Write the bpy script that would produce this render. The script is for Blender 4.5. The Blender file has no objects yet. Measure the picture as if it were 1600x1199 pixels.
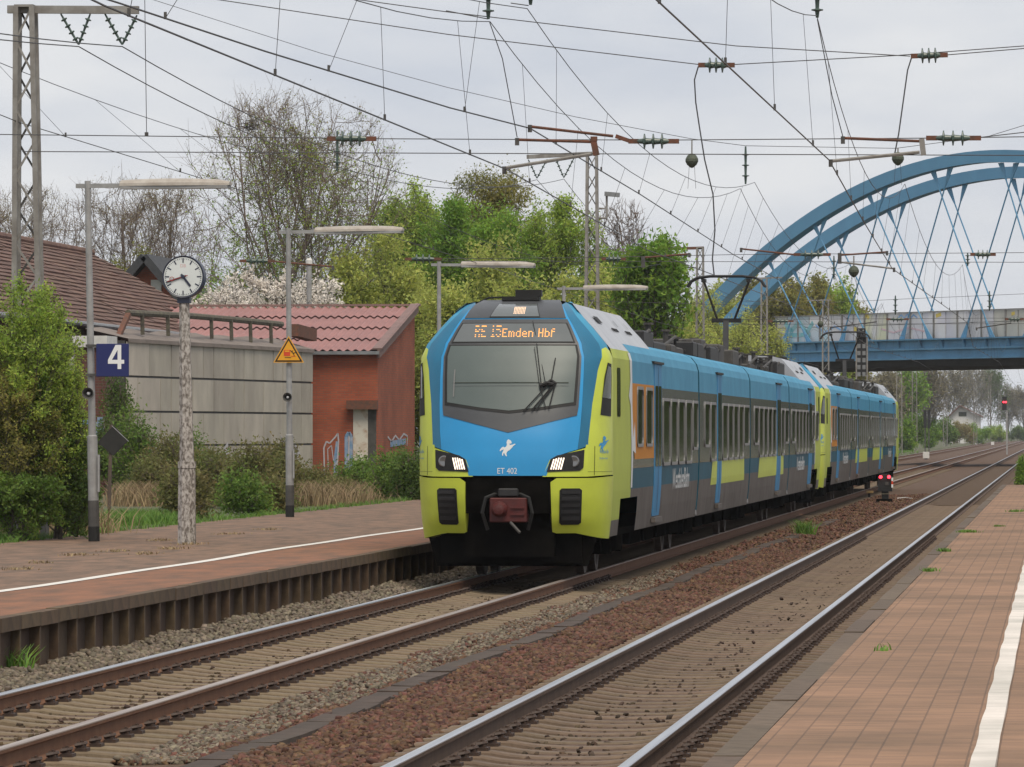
import bpy, bmesh, math, random
import numpy as np
from mathutils import Vector, Matrix
R = math.radians
random.seed(7)
rng = np.random.default_rng(11)
sc = bpy.context.scene
COL = sc.collection

# ------------------------------------------------------------------ camera
FPX = 8300.0                      # focal length in photograph pixels
CAMP = Vector((0.0, 0.0, 2.19))   # z = 0 is the rail top of the train's track
PITCH = math.atan(75.5 / FPX)
YAW = math.atan(854.0 / FPX * math.cos(PITCH))
cd = bpy.data.cameras.new('camera')
cam = bpy.data.objects.new('camera', cd)
COL.objects.link(cam)
cam.location = CAMP
cam.rotation_euler = (math.pi / 2 + PITCH, 0, YAW)
cd.sensor_width = 36.0
cd.lens = 36.0 * FPX / 1600.0
cd.clip_start = 0.5
cd.clip_end = 6000.0
sc.camera = cam

# ------------------------------------------------------------------ sky and sun
SUN_EL, SUN_AZ = R(60), R(158)    # azimuth measured from +Y towards +X: high, behind the camera
w = bpy.data.worlds.new('World'); sc.world = w; w.use_nodes = True
nt = w.node_tree; nt.nodes.clear()
def N(t, tree=None, **kw):
    n = (tree or nt).nodes.new(t)
    for k, v in kw.items(): setattr(n, k, v)
    return n
out = N('ShaderNodeOutputWorld'); bg = N('ShaderNodeBackground')
sky = N('ShaderNodeTexSky', sky_type='NISHITA', sun_disc=False)
sky.sun_elevation = SUN_EL; sky.sun_rotation = SUN_AZ
tc = N('ShaderNodeTexCoord'); mp = N('ShaderNodeMapping'); mp.inputs['Scale'].default_value = (1, 1, 3.2)
nz = N('ShaderNodeTexNoise'); nz.inputs['Scale'].default_value = 11.0; nz.inputs['Detail'].default_value = 7; nz.inputs['Roughness'].default_value = .55
rp = N('ShaderNodeValToRGB'); rp.color_ramp.elements[0].position = .36; rp.color_ramp.elements[1].position = .66
rp.color_ramp.elements[0].color = (6.15, 6.5, 7.25, 1); rp.color_ramp.elements[1].color = (7.9, 8.0, 8.25, 1)
mx = N('ShaderNodeMix', data_type='RGBA'); mx.inputs[0].default_value = .95
nt.links.new(tc.outputs['Generated'], mp.inputs[0]); nt.links.new(mp.outputs[0], nz.inputs['Vector'])
nt.links.new(nz.outputs['Fac'], rp.inputs[0])
nt.links.new(sky.outputs[0], mx.inputs[6]); nt.links.new(rp.outputs[0], mx.inputs[7])
nt.links.new(mx.outputs[2], bg.inputs[0]); bg.inputs[1].default_value = 0.052
nt.links.new(bg.outputs[0], out.inputs[0])
sd = bpy.data.lights.new('sun', 'SUN'); sd.energy = 1.5; sd.angle = R(30); sd.color = (1.0, .90, .74)
so = bpy.data.objects.new('sun', sd); COL.objects.link(so)
sdir = Vector((math.sin(SUN_AZ) * math.cos(SUN_EL), math.cos(SUN_AZ) * math.cos(SUN_EL), math.sin(SUN_EL)))
so.rotation_euler = (-sdir).to_track_quat('-Z', 'Y').to_euler()
so.location = sdir * 100
vs = sc.view_settings
vs.view_transform = 'Standard'; vs.look = 'None'; vs.exposure = 0.95; vs.gamma = 1.0; vs.use_curve_mapping = False
sc.render.engine = 'CYCLES'

# ------------------------------------------------------------------ pixel -> place
_r = Vector((math.cos(YAW), math.sin(YAW), 0))
_f = Vector((-math.sin(YAW) * math.cos(PITCH), math.cos(YAW) * math.cos(PITCH), math.sin(PITCH)))
_u = _r.cross(_f)
def ray(px, py): return _f * FPX + _r * (px - 800.0) + _u * (599.5 - py)
def PY(px, py, Y):
    d = ray(px, py); return CAMP + d * (Y / d.y)
def PX(px, py, X):
    d = ray(px, py); return CAMP + d * (X / d.x)
def PG(px, py, z):
    d = ray(px, py); return CAMP + d * ((z - CAMP.z) / d.z)
def lerp(a, b, t): return a + (b - a) * t

# ------------------------------------------------------------------ materials
MAT = {}
def pmat(name, c1, c2=None, scale=3.0, rough=.8, metal=0.0, bump=0.0, bscale=30.0, rand=0.0, island=0.0,
         spec=.5, coat=0.0, emit=None, estr=0.0, stretch=(1, 1, 1), contrast=(.35, .65), detail=6):
    if name in MAT: return MAT[name]
    m = bpy.data.materials.new(name); m.use_nodes = True; MAT[name] = m
    t = m.node_tree; b = t.nodes['Principled BSDF']; L = t.links.new
    b.inputs['Roughness'].default_value = rough; b.inputs['Metallic'].default_value = metal
    b.inputs['Specular IOR Level'].default_value = spec
    if coat: b.inputs['Coat Weight'].default_value = coat; b.inputs['Coat Roughness'].default_value = .08
    col = None
    tcn = N('ShaderNodeTexCoord', t); mpn = N('ShaderNodeMapping', t); mpn.inputs['Scale'].default_value = stretch
    L(tcn.outputs['Object'], mpn.inputs[0])
    if c2 is not None:
        n = N('ShaderNodeTexNoise', t); n.inputs['Scale'].default_value = scale; n.inputs['Detail'].default_value = detail
        n.inputs['Roughness'].default_value = .6
        L(mpn.outputs[0], n.inputs['Vector'])
        r = N('ShaderNodeValToRGB', t)
        r.color_ramp.elements[0].position, r.color_ramp.elements[1].position = contrast
        r.color_ramp.elements[0].color = (*c1, 1); r.color_ramp.elements[1].color = (*c2, 1)
        L(n.outputs['Fac'], r.inputs[0]); col = r.outputs[0]
    if rand or island:
        hs = N('ShaderNodeHueSaturation', t)
        if col is not None: L(col, hs.inputs['Color'])
        else: hs.inputs['Color'].default_value = (*c1, 1)
        src = None
        if island:
            g = N('ShaderNodeNewGeometry', t); src = g.outputs['Random Per Island']; a = island
        else:
            oi = N('ShaderNodeObjectInfo', t); src = oi.outputs['Random']; a = rand
        mr = N('ShaderNodeMapRange', t); mr.inputs['To Min'].default_value = 1 - a; mr.inputs['To Max'].default_value = 1 + a
        L(src, mr.inputs['Value']); L(mr.outputs[0], hs.inputs['Value'])
        m2 = N('ShaderNodeMapRange', t); m2.inputs['To Min'].default_value = .5 - a * .06; m2.inputs['To Max'].default_value = .5 + a * .06
        mm = N('ShaderNodeMath', t, operation='MULTIPLY'); mm.inputs[1].default_value = 7.31
        fr = N('ShaderNodeMath', t, operation='FRACT')
        L(src, mm.inputs[0]); L(mm.outputs[0], fr.inputs[0]); L(fr.outputs[0], m2.inputs['Value']); L(m2.outputs[0], hs.inputs['Hue'])
        col = hs.outputs[0]
    if col is not None: L(col, b.inputs['Base Color'])
    else: b.inputs['Base Color'].default_value = (*c1, 1)
    if bump:
        n2 = N('ShaderNodeTexNoise', t); n2.inputs['Scale'].default_value = bscale; n2.inputs['Detail'].default_value = 5
        L(mpn.outputs[0], n2.inputs['Vector'])
        bp = N('ShaderNodeBump', t); bp.inputs['Strength'].default_value = bump; bp.inputs['Distance'].default_value = .02
        L(n2.outputs['Fac'], bp.inputs['Height']); L(bp.outputs[0], b.inputs['Normal'])
    if emit is not None:
        b.inputs['Emission Color'].default_value = (*emit, 1); b.inputs['Emission Strength'].default_value = estr
    return m
def leafmat(name, c1, c2, island=.35, trans=.5):
    if name in MAT: return MAT[name]
    m = pmat(name, c1, c2, scale=.55, rough=.6, island=island, spec=.3, contrast=(.38, .62), detail=3)
    t = m.node_tree; b = t.nodes['Principled BSDF']; o = t.nodes['Material Output']
    tr = N('ShaderNodeBsdfTranslucent', t); mxs = N('ShaderNodeMixShader', t); mxs.inputs[0].default_value = trans
    src = b.inputs['Base Color'].links[0].from_socket
    t.links.new(src, tr.inputs[0]); t.links.new(b.outputs[0], mxs.inputs[1]); t.links.new(tr.outputs[0], mxs.inputs[2])
    t.links.new(mxs.outputs[0], o.inputs[0])
    return m

# ------------------------------------------------------------------ objects
WL = {}
def tag(o, label=None, cat=None, group=None, kind=None):
    if label: o['label'] = label
    if cat: o['category'] = cat
    if group: o['group'] = group
    if kind: o['kind'] = kind
    return o
def thing(name, label, cat, loc=(0, 0, 0), group=None):
    o = bpy.data.objects.new(name, None); COL.objects.link(o); o.location = loc; o.empty_display_size = .2
    WL[o.name] = Vector(loc)
    return tag(o, label, cat, group)
def wl(o): return WL.get(o.name, Vector((0, 0, 0)))
def link(name, me, parent=None, loc=None):
    o = bpy.data.objects.new(name, me); COL.objects.link(o)
    if parent is not None: o.parent = parent
    base = wl(parent) if parent is not None else Vector((0, 0, 0))
    if loc is not None: o.location = Vector(loc) - base
    WL[o.name] = base + o.location
    return o
def copy_tree(o, parent=None, dloc=None):
    c = o.copy(); COL.objects.link(c)
    if parent is not None: c.parent = parent
    if dloc is not None: c.location = o.location + Vector(dloc)
    for ch in list(o.children): copy_tree(ch, c)
    return c

class MB:
    """collects faces in world coordinates; build() links them as ONE mesh object"""
    def __init__(s): s.v = []; s.f = []
    def add(s, vs, fs):
        o = len(s.v); s.v.extend([tuple(v) for v in vs]); s.f.extend([tuple(i + o for i in f) for f in fs]); return s
    def box(s, x0, x1, y0, y1, z0, z1):
        return s.add([(x0, y0, z0), (x1, y0, z0), (x1, y1, z0), (x0, y1, z0), (x0, y0, z1), (x1, y0, z1), (x1, y1, z1), (x0, y1, z1)],
                     [(0, 3, 2, 1), (4, 5, 6, 7), (0, 1, 5, 4), (1, 2, 6, 5), (2, 3, 7, 6), (3, 0, 4, 7)])
    def cbox(s, c, sx, sy, sz): return s.box(c[0] - sx / 2, c[0] + sx / 2, c[1] - sy / 2, c[1] + sy / 2, c[2] - sz / 2, c[2] + sz / 2)
    def bar(s, p, q, w, h=None, up=(0, 0, 1)):
        p, q = Vector(p), Vector(q); h = h or w; d = (q - p).normalized(); u = Vector(up)
        if abs(d.dot(u)) > .98: u = Vector((0, 1, 0))
        a = d.cross(u).normalized() * (w / 2); b = a.cross(d).normalized() * (h / 2)
        vs = [p - a - b, p + a - b, p + a + b, p - a + b, q - a - b, q + a - b, q + a + b, q - a + b]
        return s.add(vs, [(0, 1, 2, 3), (7, 6, 5, 4), (0, 4, 5, 1), (1, 5, 6, 2), (2, 6, 7, 3), (3, 7, 4, 0)])
    def tube(s, pts, rad, n=6, cap=True):
        pts = [Vector(p) for p in pts]; m = len(pts)
        rad = [rad] * m if not hasattr(rad, '__len__') else rad
        vs = []; fs = []; u0 = None
        for i, p in enumerate(pts):
            d = (pts[min(i + 1, m - 1)] - pts[max(i - 1, 0)]).normalized()
            if u0 is None: u0 = d.orthogonal().normalized()
            a = (u0 - d * u0.dot(d)); a = a.normalized() if a.length > 1e-6 else d.orthogonal().normalized()
            u0 = a; b = d.cross(a)
            for k in range(n):
                t = 2 * math.pi * k / n
                vs.append(p + (a * math.cos(t) + b * math.sin(t)) * rad[i])
        for i in range(m - 1):
            for k in range(n):
                k2 = (k + 1) % n
                fs.append((i * n + k, i * n + k2, (i + 1) * n + k2, (i + 1) * n + k))
        if cap: fs += [tuple(range(n - 1, -1, -1)), tuple((m - 1) * n + k for k in range(n))]
        return s.add(vs, fs)
    def lathe(s, base, axis, prof, n=16):
        """prof: list of (distance along axis, radius)"""
        ax = Vector(axis).normalized(); a = ax.orthogonal().normalized(); b = ax.cross(a); base = Vector(base)
        vs = []; fs = []; m = len(prof)
        for h, r in prof:
            for k in range(n):
                t = 2 * math.pi * k / n
                vs.append(base + ax * h + (a * math.cos(t) + b * math.sin(t)) * max(r, 1e-4))
        for i in range(m - 1):
            for k in range(n):
                k2 = (k + 1) % n; fs.append((i * n + k, i * n + k2, (i + 1) * n + k2, (i + 1) * n + k))
        fs += [tuple(range(n - 1, -1, -1)), tuple((m - 1) * n + k for k in range(n))]
        return s.add(vs, fs)
    def prism(s, poly, f0, f1):
        """poly of 2D points; f0,f1 map (a,b) to 3D for the two ends"""
        n = len(poly); vs = [f0(a, b) for a, b in poly] + [f1(a, b) for a, b in poly]
        fs = [tuple(range(n - 1, -1, -1)), tuple(range(n, 2 * n))]
        fs += [(i, (i + 1) % n, n + (i + 1) % n, n + i) for i in range(n)]
        return s.add(vs, fs)
    def quad(s, a, b, c, d): return s.add([a, b, c, d], [(0, 1, 2, 3)])
    def mesh(s, name, off=Vector((0, 0, 0))):
        me = bpy.data.meshes.new(name)
        v = np.array(s.v, dtype=np.float64).reshape(-1, 3) - np.array(off)
        me.from_pydata(v.tolist(), [], s.f); return me
    def build(s, name, mat, parent=None, smooth=False, bevel=0.0, origin=None, fixn=True):
        off = Vector(origin) if origin is not None else (wl(parent) if parent is not None else Vector((0, 0, 0)))
        me = s.mesh(name, off); me.materials.append(mat)
        if fixn:
            bm = bmesh.new(); bm.from_mesh(me); bmesh.ops.recalc_face_normals(bm, faces=bm.faces)
            if bevel: bmesh.ops.bevel(bm, geom=[e for e in bm.edges if len(e.link_faces) == 2 and e.calc_face_angle(0) > .5], offset=bevel, segments=1, affect='EDGES')
            bm.to_mesh(me); bm.free()
        if smooth: me.shade_smooth()
        o = link(name, me, parent)
        o.location = off - (wl(parent) if parent is not None else Vector((0, 0, 0)))
        WL[o.name] = Vector(off)
        return o
def npmesh(name, v, f, mat):
    """fast mesh of tris or quads from arrays"""
    me = bpy.data.meshes.new(name); k = f.shape[1]
    me.vertices.add(len(v)); me.vertices.foreach_set('co', np.ascontiguousarray(v, dtype=np.float32).ravel())
    me.loops.add(f.size); me.loops.foreach_set('vertex_index', np.ascontiguousarray(f, dtype=np.int32).ravel())
    me.polygons.add(len(f)); me.polygons.foreach_set('loop_start', np.arange(0, f.size, k, dtype=np.int32))
    me.polygons.foreach_set('loop_total', np.full(len(f), k, dtype=np.int32))
    me.update(calc_edges=True); me.materials.append(mat); return me
def text_mesh(body, height, name='text', width=None, extrude=.002, bold=0.0):
    cu = bpy.data.curves.new(name, 'FONT'); cu.body = body; cu.size = 1.0; cu.extrude = 0; cu.offset = bold
    o = bpy.data.objects.new(name, cu); COL.objects.link(o)
    dg = bpy.context.evaluated_depsgraph_get(); me = bpy.data.meshes.new_from_object(o.evaluated_get(dg))
    bpy.data.objects.remove(o); bpy.data.curves.remove(cu)
    v = np.array([x.co[:] for x in me.vertices]); lo, hi = v.min(0), v.max(0)
    sy = height / (hi[1] - lo[1]); sx = sy if width is None else width / (hi[0] - lo[0])
    cx = (lo[0] + hi[0]) / 2; cy = (lo[1] + hi[1]) / 2
    for q in me.vertices: q.co = ((q.co.x - cx) * sx, (q.co.y - cy) * sy, 0)
    return me      # flat in local xy, centred

# ================================================================== ground, ballast, tracks, platforms
X1, X2, ZT2 = -8.06, -3.53, 0.05        # track centres; the second track lies 5 cm higher
PLZ = 0.42                               # platform top
LEDGE, REDGE = -9.95, -1.88              # platform edges
G_ = pmat('ground_soil', (.10, .085, .05), (.06, .085, .03), scale=.25, rough=.95, bump=.3, bscale=3)
g = MB()
gx = [-900, -300, -120, -60, -32, -22, -17.6, -17.0, -16.6, -10.6, -10.0, -1.0, 0, 30, 300, 900]
gy = [-60, 10, 100, 175, 183, 230, 300, 500, 900, 1400, 3500]
def gz(x, y):
    if x < -16.8: return .30 if y < 178 else lerp(.3, -.15, min(1, (y - 178) / 20))
    if x < -10.2: return -.55 if y < 183 else -.48
    if x < -.5: return -.62
    return -.5
vs = [(x, y, gz(x, y)) for y in gy for x in gx]; nx = len(gx)
g.add(vs, [(j * nx + i, j * nx + i + 1, (j + 1) * nx + i + 1, (j + 1) * nx + i) for j in range(len(gy) - 1) for i in range(nx - 1)])
tag(g.build('ground', G_, fixn=False), kind='structure')

def bedz(x):
    xs = [-16.5, -14.2, -12.2, -9.95, -9.35, X1 - 1.35, X1 - 1.25, X1 + 1.25, X1 + 1.4, -6.2, -5.6, X2 - 1.35, X2 - 1.25, X2 + 1.25, -1.9]
    zs = [-.45, -.30, -.30, -.10, -.19, -.232, -.227, -.227, -.225, -.21, -.20, -.185, -.177, -.177, -.20]
    return np.interp(x, xs, zs)
BED = pmat('ballast_far', (0.0558, 0.0286, 0.0158), (0.1215, 0.0714, 0.0418), scale=16, rough=.95, bump=.8, bscale=28)
b = MB()
bx = [-9.95, -9.35, X1 - 1.35, X1 - 1.25, X1 + 1.25, X1 + 1.4, -6.2, -5.6, X2 - 1.35, X2 - 1.25, X2 + 1.25, -1.9, -1.0]
by = [15, 60, 120, 183, 400, 1400]
vs = [(x, y, float(bedz(x))) for y in by for x in bx]; nx = len(bx)
b.add(vs, [(j * nx + i, j * nx + i + 1, (j + 1) * nx + i + 1, (j + 1) * nx + i) for j in range(len(by) - 1) for i in range(nx - 1)])
tag(b.build('ballast_bed', BED, fixn=False), kind='structure')
b = MB()
bx = [-17.2, -15.8, -14.2, -12.5, -10.2, -9.95]; vs = [(x, y, float(bedz(x))) for y in (186, 400, 1400) for x in bx]; nx = 6
b.add(vs, [(j * nx + i, j * nx + i + 1, (j + 1) * nx + i + 1, (j + 1) * nx + i) for j in range(2) for i in range(nx - 1)])
tag(b.build('siding_ballast_bed', BED, fixn=False), kind='structure')

# ---- rails
RUST = pmat('rail_rust', (.12, .047, .018), (.16, .072, .03), scale=6, rough=.8, bump=.15, bscale=60)
RUST2 = pmat('rail_rust_dark', (.065, .036, .02), (.105, .062, .038), scale=6, rough=.75, bump=.15, bscale=60)
HEAD = pmat('rail_polished', (.62, .63, .66), (.45, .45, .47), scale=2, rough=.28, metal=.9, stretch=(12, .15, 1))
HEADR = pmat('rail_dull', (.50, .42, .36), (.34, .25, .2), scale=2, rough=.4, metal=.75, stretch=(12, .15, 1))
RP = [(-.075, -.172), (.075, -.172), (.075, -.160), (.015, -.138), (.012, -.050), (.036, -.038), (.036, -.014), (-.036, -.014), (-.036, -.038), (-.012, -.050), (-.015, -.138), (-.075, -.160)]
HP = [(-.0362, -.016), (.0362, -.016), (.0362, -.008), (.030, -.001), (.015, .0), (-.015, .0), (-.030, -.001), (-.0362, -.008)]
def rails(root, xc, zt, y0, y1, mats):
    for k, s in enumerate((-1, 1)):
        x = xc + s * .7535
        r = MB().prism(RP, lambda a, b_: (x + a, y0, zt + b_), lambda a, b_: (x + a, y1, zt + b_)).build('rail', mats[0], root)
        MB().prism(HP, lambda a, b_: (x + a, y0 - .002, zt + b_), lambda a, b_: (x + a, y1, zt + b_)).build('running_surface', mats[1 + k], r)
# ---- sleepers
def sleeper_mesh(name, mat):
    st = [(-1.30, -.215, .125), (-1.28, -.198, .11), (-1.05, -.182, .105), (-.95, -.1745, .10), (-.56, -.1745, .10), (-.42, -.198, .10), (-.25, -.212, .095), (0, -.216, .09)]
    st = st + [(-x, z, w_) for x, z, w_ in reversed(st[:-1])]
    vs = []; fs = []
    for x, z, w_ in st:
        vs += [(x, -w_ - .035, -.36), (x, -w_, z - .014), (x, -w_ + .016, z), (x, w_ - .016, z), (x, w_, z - .014), (x, w_ + .035, -.36)]
    n = len(st)
    for i in range(n - 1):
        for k in range(5): fs.append((i * 6 + k, i * 6 + k + 1, (i + 1) * 6 + k + 1, (i + 1) * 6 + k))
    fs += [(5, 4, 3, 2, 1, 0), tuple((n - 1) * 6 + k for k in range(6))]
    m = MB(); m.add(vs, fs); me = m.mesh(name); me.materials.append(mat); return me
def fastening_mesh(name, mat):
    m = MB().box(-.17, .17, -.075, .075, -.182, -.1735)
    for s in (-1, 1):
        m.box(min(s * .079, s * .17), max(s * .079, s * .17), -.075, .075, -.176, -.150)
        pts = [(s * (.075 + .075 * math.sin(t)), -.055 + .0 + .055 * (1 - math.cos(t)) * 1.0, -.150 + .035 * math.sin(t * .5 + .6)) for t in np.linspace(0, math.pi, 6)]
        m.tube(pts, .016, 5)
        m.lathe((s * .115, 0, -.150), (0, 0, 1), [(0, .024), (.03, .024), (.03, .012), (.055, .012)], 6)
        m.box(s * .115 - .03, s * .115 + .03, -.045, .045, -.150, -.128)
    me = m.mesh(name); me.materials.append(mat); return me
SL1 = pmat('sleeper_sand', (.205, .155, .098), (.14, .103, .066), scale=5, rough=.9, bump=.3, bscale=40, rand=.10)
SL2 = pmat('sleeper_brown', (.165, .118, .08), (.105, .073, .05), scale=5, rough=.9, bump=.3, bscale=40, rand=.12)
CLIP = pmat('fastening_steel', (.035, .022, .017), (.065, .036, .024), scale=30, rough=.65)
def track(root, xc, zt, y0, y1, yend, slmat, tagname):
    sm = sleeper_mesh('sleeper', slmat); fm = fastening_mesh('rail_fastening', CLIP)
    rr = random.Random(tagname)
    n = int((y1 - y0) / .6)
    for i in range(n):
        y = y0 + i * .6
        o = link('sleeper', sm, root, (xc + rr.uniform(-.012, .012), y + rr.uniform(-.015, .015), zt + rr.uniform(-.004, .003)))
        o.rotation_euler = (0, 0, rr.uniform(-.006, .006))
        if i < 148:
            for s in (-1, 1):
                c = link('rail_fastening', fm, o); c.location = (s * .7535, 0, 0)
    # the far sleepers, joined
    bb = MB().box(-1.3, 1.3, -.11, .11, -.3, -.195); base_v = np.array(bb.v); base_f = bb.f
    m = MB()
    for i in range(n, int((yend - y0) / .6)):
        m.add(base_v + np.array([xc, y0 + i * .6, zt]), base_f)
    tag(m.build('distant_sleepers', slmat, root, fixn=False), kind='stuff')
t1 = thing('railway_track', 'railway track with sandy concrete sleepers running under the blue and yellow train', 'railway track', (X1, 60, -.3))
rails(t1, X1, 0, 12, 1300, (RUST, HEAD, HEADR)); track(t1, X1, 0, 31.0, 86, 340, SL1, 'a')
t2 = thing('railway_track', 'empty railway track with bright polished rails beside the brick paved platform', 'railway track', (X2, 60, -.25))
rails(t2, X2, ZT2, 12, 1300, (RUST2, HEAD, HEAD)); track(t2, X2, ZT2, 27.0, 170, 360, SL2, 'b')
t3 = thing('railway_track', 'rusty siding track beyond the train, next to the grass verge', 'railway track', (-14.2, 230, -.3))
rails(t3, -14.2, -.10, 190, 1300, (RUST, HEADR, HEADR)); track(t3, -14.2, -.10, 226, 227, 420, SL1, 'c')

# ---- ballast stones (nobody could count them): angular stones as real geometry
def stones(name, label, mat, n, xr, yr, smin, smax, bias=1.6, zoff=0.0, skip=None, seed=1, wave=.02):
    r = np.random.default_rng(seed)
    y = yr[0] + (yr[1] - yr[0]) * r.random(n) ** bias
    x = xr[0] + (xr[1] - xr[0]) * r.random(n)
    if skip is not None:
        k = skip(x, y); x, y = x[k], y[k]; n = len(x)
    base = np.array([(-1, -1, -.7), (1, -1, -.7), (1, 1, -.7), (-1, 1, -.7), (-.7, -.75, .7), (.75, -.7, .7), (.7, .8, .7), (-.8, .7, .7)])
    v = base[None] * (1 + .35 * r.standard_normal((n, 8, 3)).clip(-1.2, 1.2))
    s = (smin + (smax - smin) * r.random(n) ** 1.5)[:, None, None] * np.array([1, .75, .6]) * .5
    v = v * s
    a, bb, c = r.random((3, n)) * 2 * np.pi; bb = (bb - np.pi) * .35
    ca, sa, cb, sb = np.cos(a), np.sin(a), np.cos(bb), np.sin(bb)
    x1 = v[..., 0] * cb[:, None] + v[..., 2] * sb[:, None]; z1 = -v[..., 0] * sb[:, None] + v[..., 2] * cb[:, None]
    x2 = x1 * ca[:, None] - v[..., 1] * sa[:, None]; y2 = x1 * sa[:, None] + v[..., 1] * ca[:, None]
    zz = bedz(x) + zoff + r.random(n) * .035 + wave * np.sin(x * 5 + y * 1.3)
    P = np.stack([x2 + x[:, None], y2 + y[:, None], z1 + zz[:, None]], -1)
    F = np.array([(0, 3, 2, 1), (4, 5, 6, 7), (0, 1, 5, 4), (1, 2, 6, 5), (2, 3, 7, 6), (3, 0, 4, 7)])
    f = (F[None] + 8 * np.arange(n)[:, None, None]).reshape(-1, 4)
    o = link(name, npmesh(name, P.reshape(-1, 3), f, mat)); tag(o, label, 'ballast', kind='stuff'); return o
GVM = pmat('verge_turf', (.085, .15, .03), (.13, .15, .05), scale=.4, rough=1, bump=.4, bscale=4)
tag(MB().add([(-60, 187, -.25), (-17.3, 187, -.38), (-17.3, 1300, -.38), (-60, 1300, -.25)], [(0, 1, 2, 3)]).build('grass_verge', GVM, fixn=False), kind='structure')
STR = pmat('stone_red', (0.0702, 0.0302, 0.0166), (0.1305, 0.0697, 0.0418), scale=9, rough=.9, island=.45)
STG = pmat('stone_grey', (0.1035, 0.0823, 0.0590), (0.1935, 0.1596, 0.1166), scale=9, rough=.9, island=.4)
STS = pmat('stone_sand', (0.0450, 0.0277, 0.0130), (0.0855, 0.0554, 0.0274), scale=9, rough=.95, island=.3)
STB = pmat('stone_brown', (0.0405, 0.0244, 0.0130), (0.0765, 0.0487, 0.0274), scale=9, rough=.95, island=.3)
stones('red_ballast', 'reddish brown ballast stones between the two tracks', STR, 40000, (X1 + 1.9, X2 - 1.28), (30, 105), .04, .085, seed=2, skip=lambda x, y: np.abs(x + 5.98 - .05 * np.sin(y * .33)) > .10)
stones('far_red_ballast', 'reddish brown ballast beside the second trainset', STR, 9000, (X1 + 1.3, X2 - 1.28), (100, 200), .05, .10, bias=1.3, seed=12)
stones('mixed_ballast', 'reddish ballast stones spilling over the sleeper ends of the train track', STR, 9000, (X1 + 1.25, X1 + 1.92), (38, 105), .035, .07, seed=3)
stones('grey_ballast', 'pale grey ballast strip along the outer sleeper ends', STG, 8500, (X1 + 1.28, X1 + 1.85), (38, 90), .03, .07, zoff=.008, seed=4)
stones('grey_ballast', 'grey ballast between the train track and the ribbed platform wall', STG, 11000, (LEDGE + .02, X1 - 1.05), (44, 92), .04, .085, seed=5)
SLP = lambda y0: (lambda x, y: np.abs(((y - y0 + .3) % .6) - .3) > .085)
stones('sandy_ballast', 'sandy fine ballast between the sleepers under the train track', STS, 12000, (X1 - 1.05, X1 + 1.3), (38, 86), .03, .06, zoff=-.03, skip=SLP(31.0), seed=6, wave=.003)
stones('brown_ballast', 'brown fine ballast between the sleepers of the empty track', STB, 14000, (X2 - 1.28, X2 + 1.6), (31, 110), .025, .055, zoff=-.03, skip=SLP(27.0), seed=7, wave=.003)
DIRT = pmat('dirt_clods', (.045, .03, .022), (.09, .06, .045), scale=9, rough=1, island=.3)
stones('leaf_litter', 'dark clods and dead leaves scattered on the empty track', DIRT, 260, (X2 - .65, X2 + .65), (31, 75), .02, .06, zoff=-.005, seed=8)
stones('leaf_litter', 'dark clods and dead leaves scattered on the train track', DIRT, 70, (X1 - .6, X1 + .6), (40, 75), .02, .06, zoff=-.005, seed=9)

# ---- cable duct between the tracks: concrete lids laid end to end
DUCT = pmat('duct_concrete', (.040, .027, .019), (.072, .05, .036), scale=4, rough=.9, bump=.3, bscale=25, rand=.12)
duct = thing('cable_duct', 'dark concrete cable duct lids in a line between the two tracks', 'cable duct', (-5.98, 60, -.25))
lid = MB().box(-.12, .12, -.496, .496, -.06, .035); lme = lid.mesh('duct_lid'); lme.materials.append(DUCT)
rr = random.Random(3)
for i in range(110):
    y = 33 + i
    o = link('duct_lid', lme, duct, (-5.98 + .05 * math.sin(y * .33) + rr.uniform(-.012, .012), y, -.182 + rr.uniform(-.006, .005)))
    o.rotation_euler = (rr.uniform(-.008, .008), rr.uniform(-.02, .02), rr.uniform(-.02, .02) - .016 * math.cos(y * .33))

# ---- left platform
PAVE = pmat('old_paving', (.215, .128, .082), (.105, .070, .046), scale=3.5, rough=.9, bump=.5, bscale=18, contrast=(.36, .64), stretch=(1, .3, 1), detail=12)
EDGEP = pmat('edge_paving', (0.2415, 0.1048, 0.0521), (0.1313, 0.0698, 0.0403), scale=3, detail=10, stretch=(1, .3, 1), rough=.9, bump=.35, bscale=18)
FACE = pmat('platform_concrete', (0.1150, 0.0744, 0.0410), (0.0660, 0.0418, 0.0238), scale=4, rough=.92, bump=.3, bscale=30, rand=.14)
FACED = pmat('platform_concrete_dark', (0.0520, 0.0316, 0.0197), (0.0850, 0.0521, 0.0312), scale=3, rough=.95, bump=.3, bscale=25, rand=.18)  # darker concrete for the panels set back between the ribs
lp = thing('platform', 'old platform with white edge line, ribbed concrete wall and lamp posts on it', 'platform', (-13.2, 80, 0))
MB().box(-16.75, LEDGE - .14, 20, 180, -.6, PLZ - .004).build('platform_body', PAVE, lp)
m = MB(); m.add([(LEDGE - .14, 20, PLZ), (LEDGE - .14, 180, PLZ), (-11.72, 180, PLZ), (-11.72, 20, PLZ)], [(0, 1, 2, 3)]); m.build('edge_paving', EDGEP, lp, fixn=False)
capm = MB().box(-.145, 0, -.496, .496, -.135, 0).mesh('edge_cap'); capm.materials.append(FACE)
ribm = MB().add([(-.13, -.045, -.60), (-.012, -.032, -.60), (-.012, .032, -.60), (-.13, .045, -.60), (-.13, -.045, -.137), (-.012, -.032, -.137), (-.012, .032, -.137), (-.13, .045, -.137)],
    [(0, 3, 2, 1), (4, 5, 6, 7), (0, 1, 5, 4), (1, 2, 6, 5), (2, 3, 7, 6), (3, 0, 4, 7)]).mesh('wall_rib'); ribm.materials.append(FACE)
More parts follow.
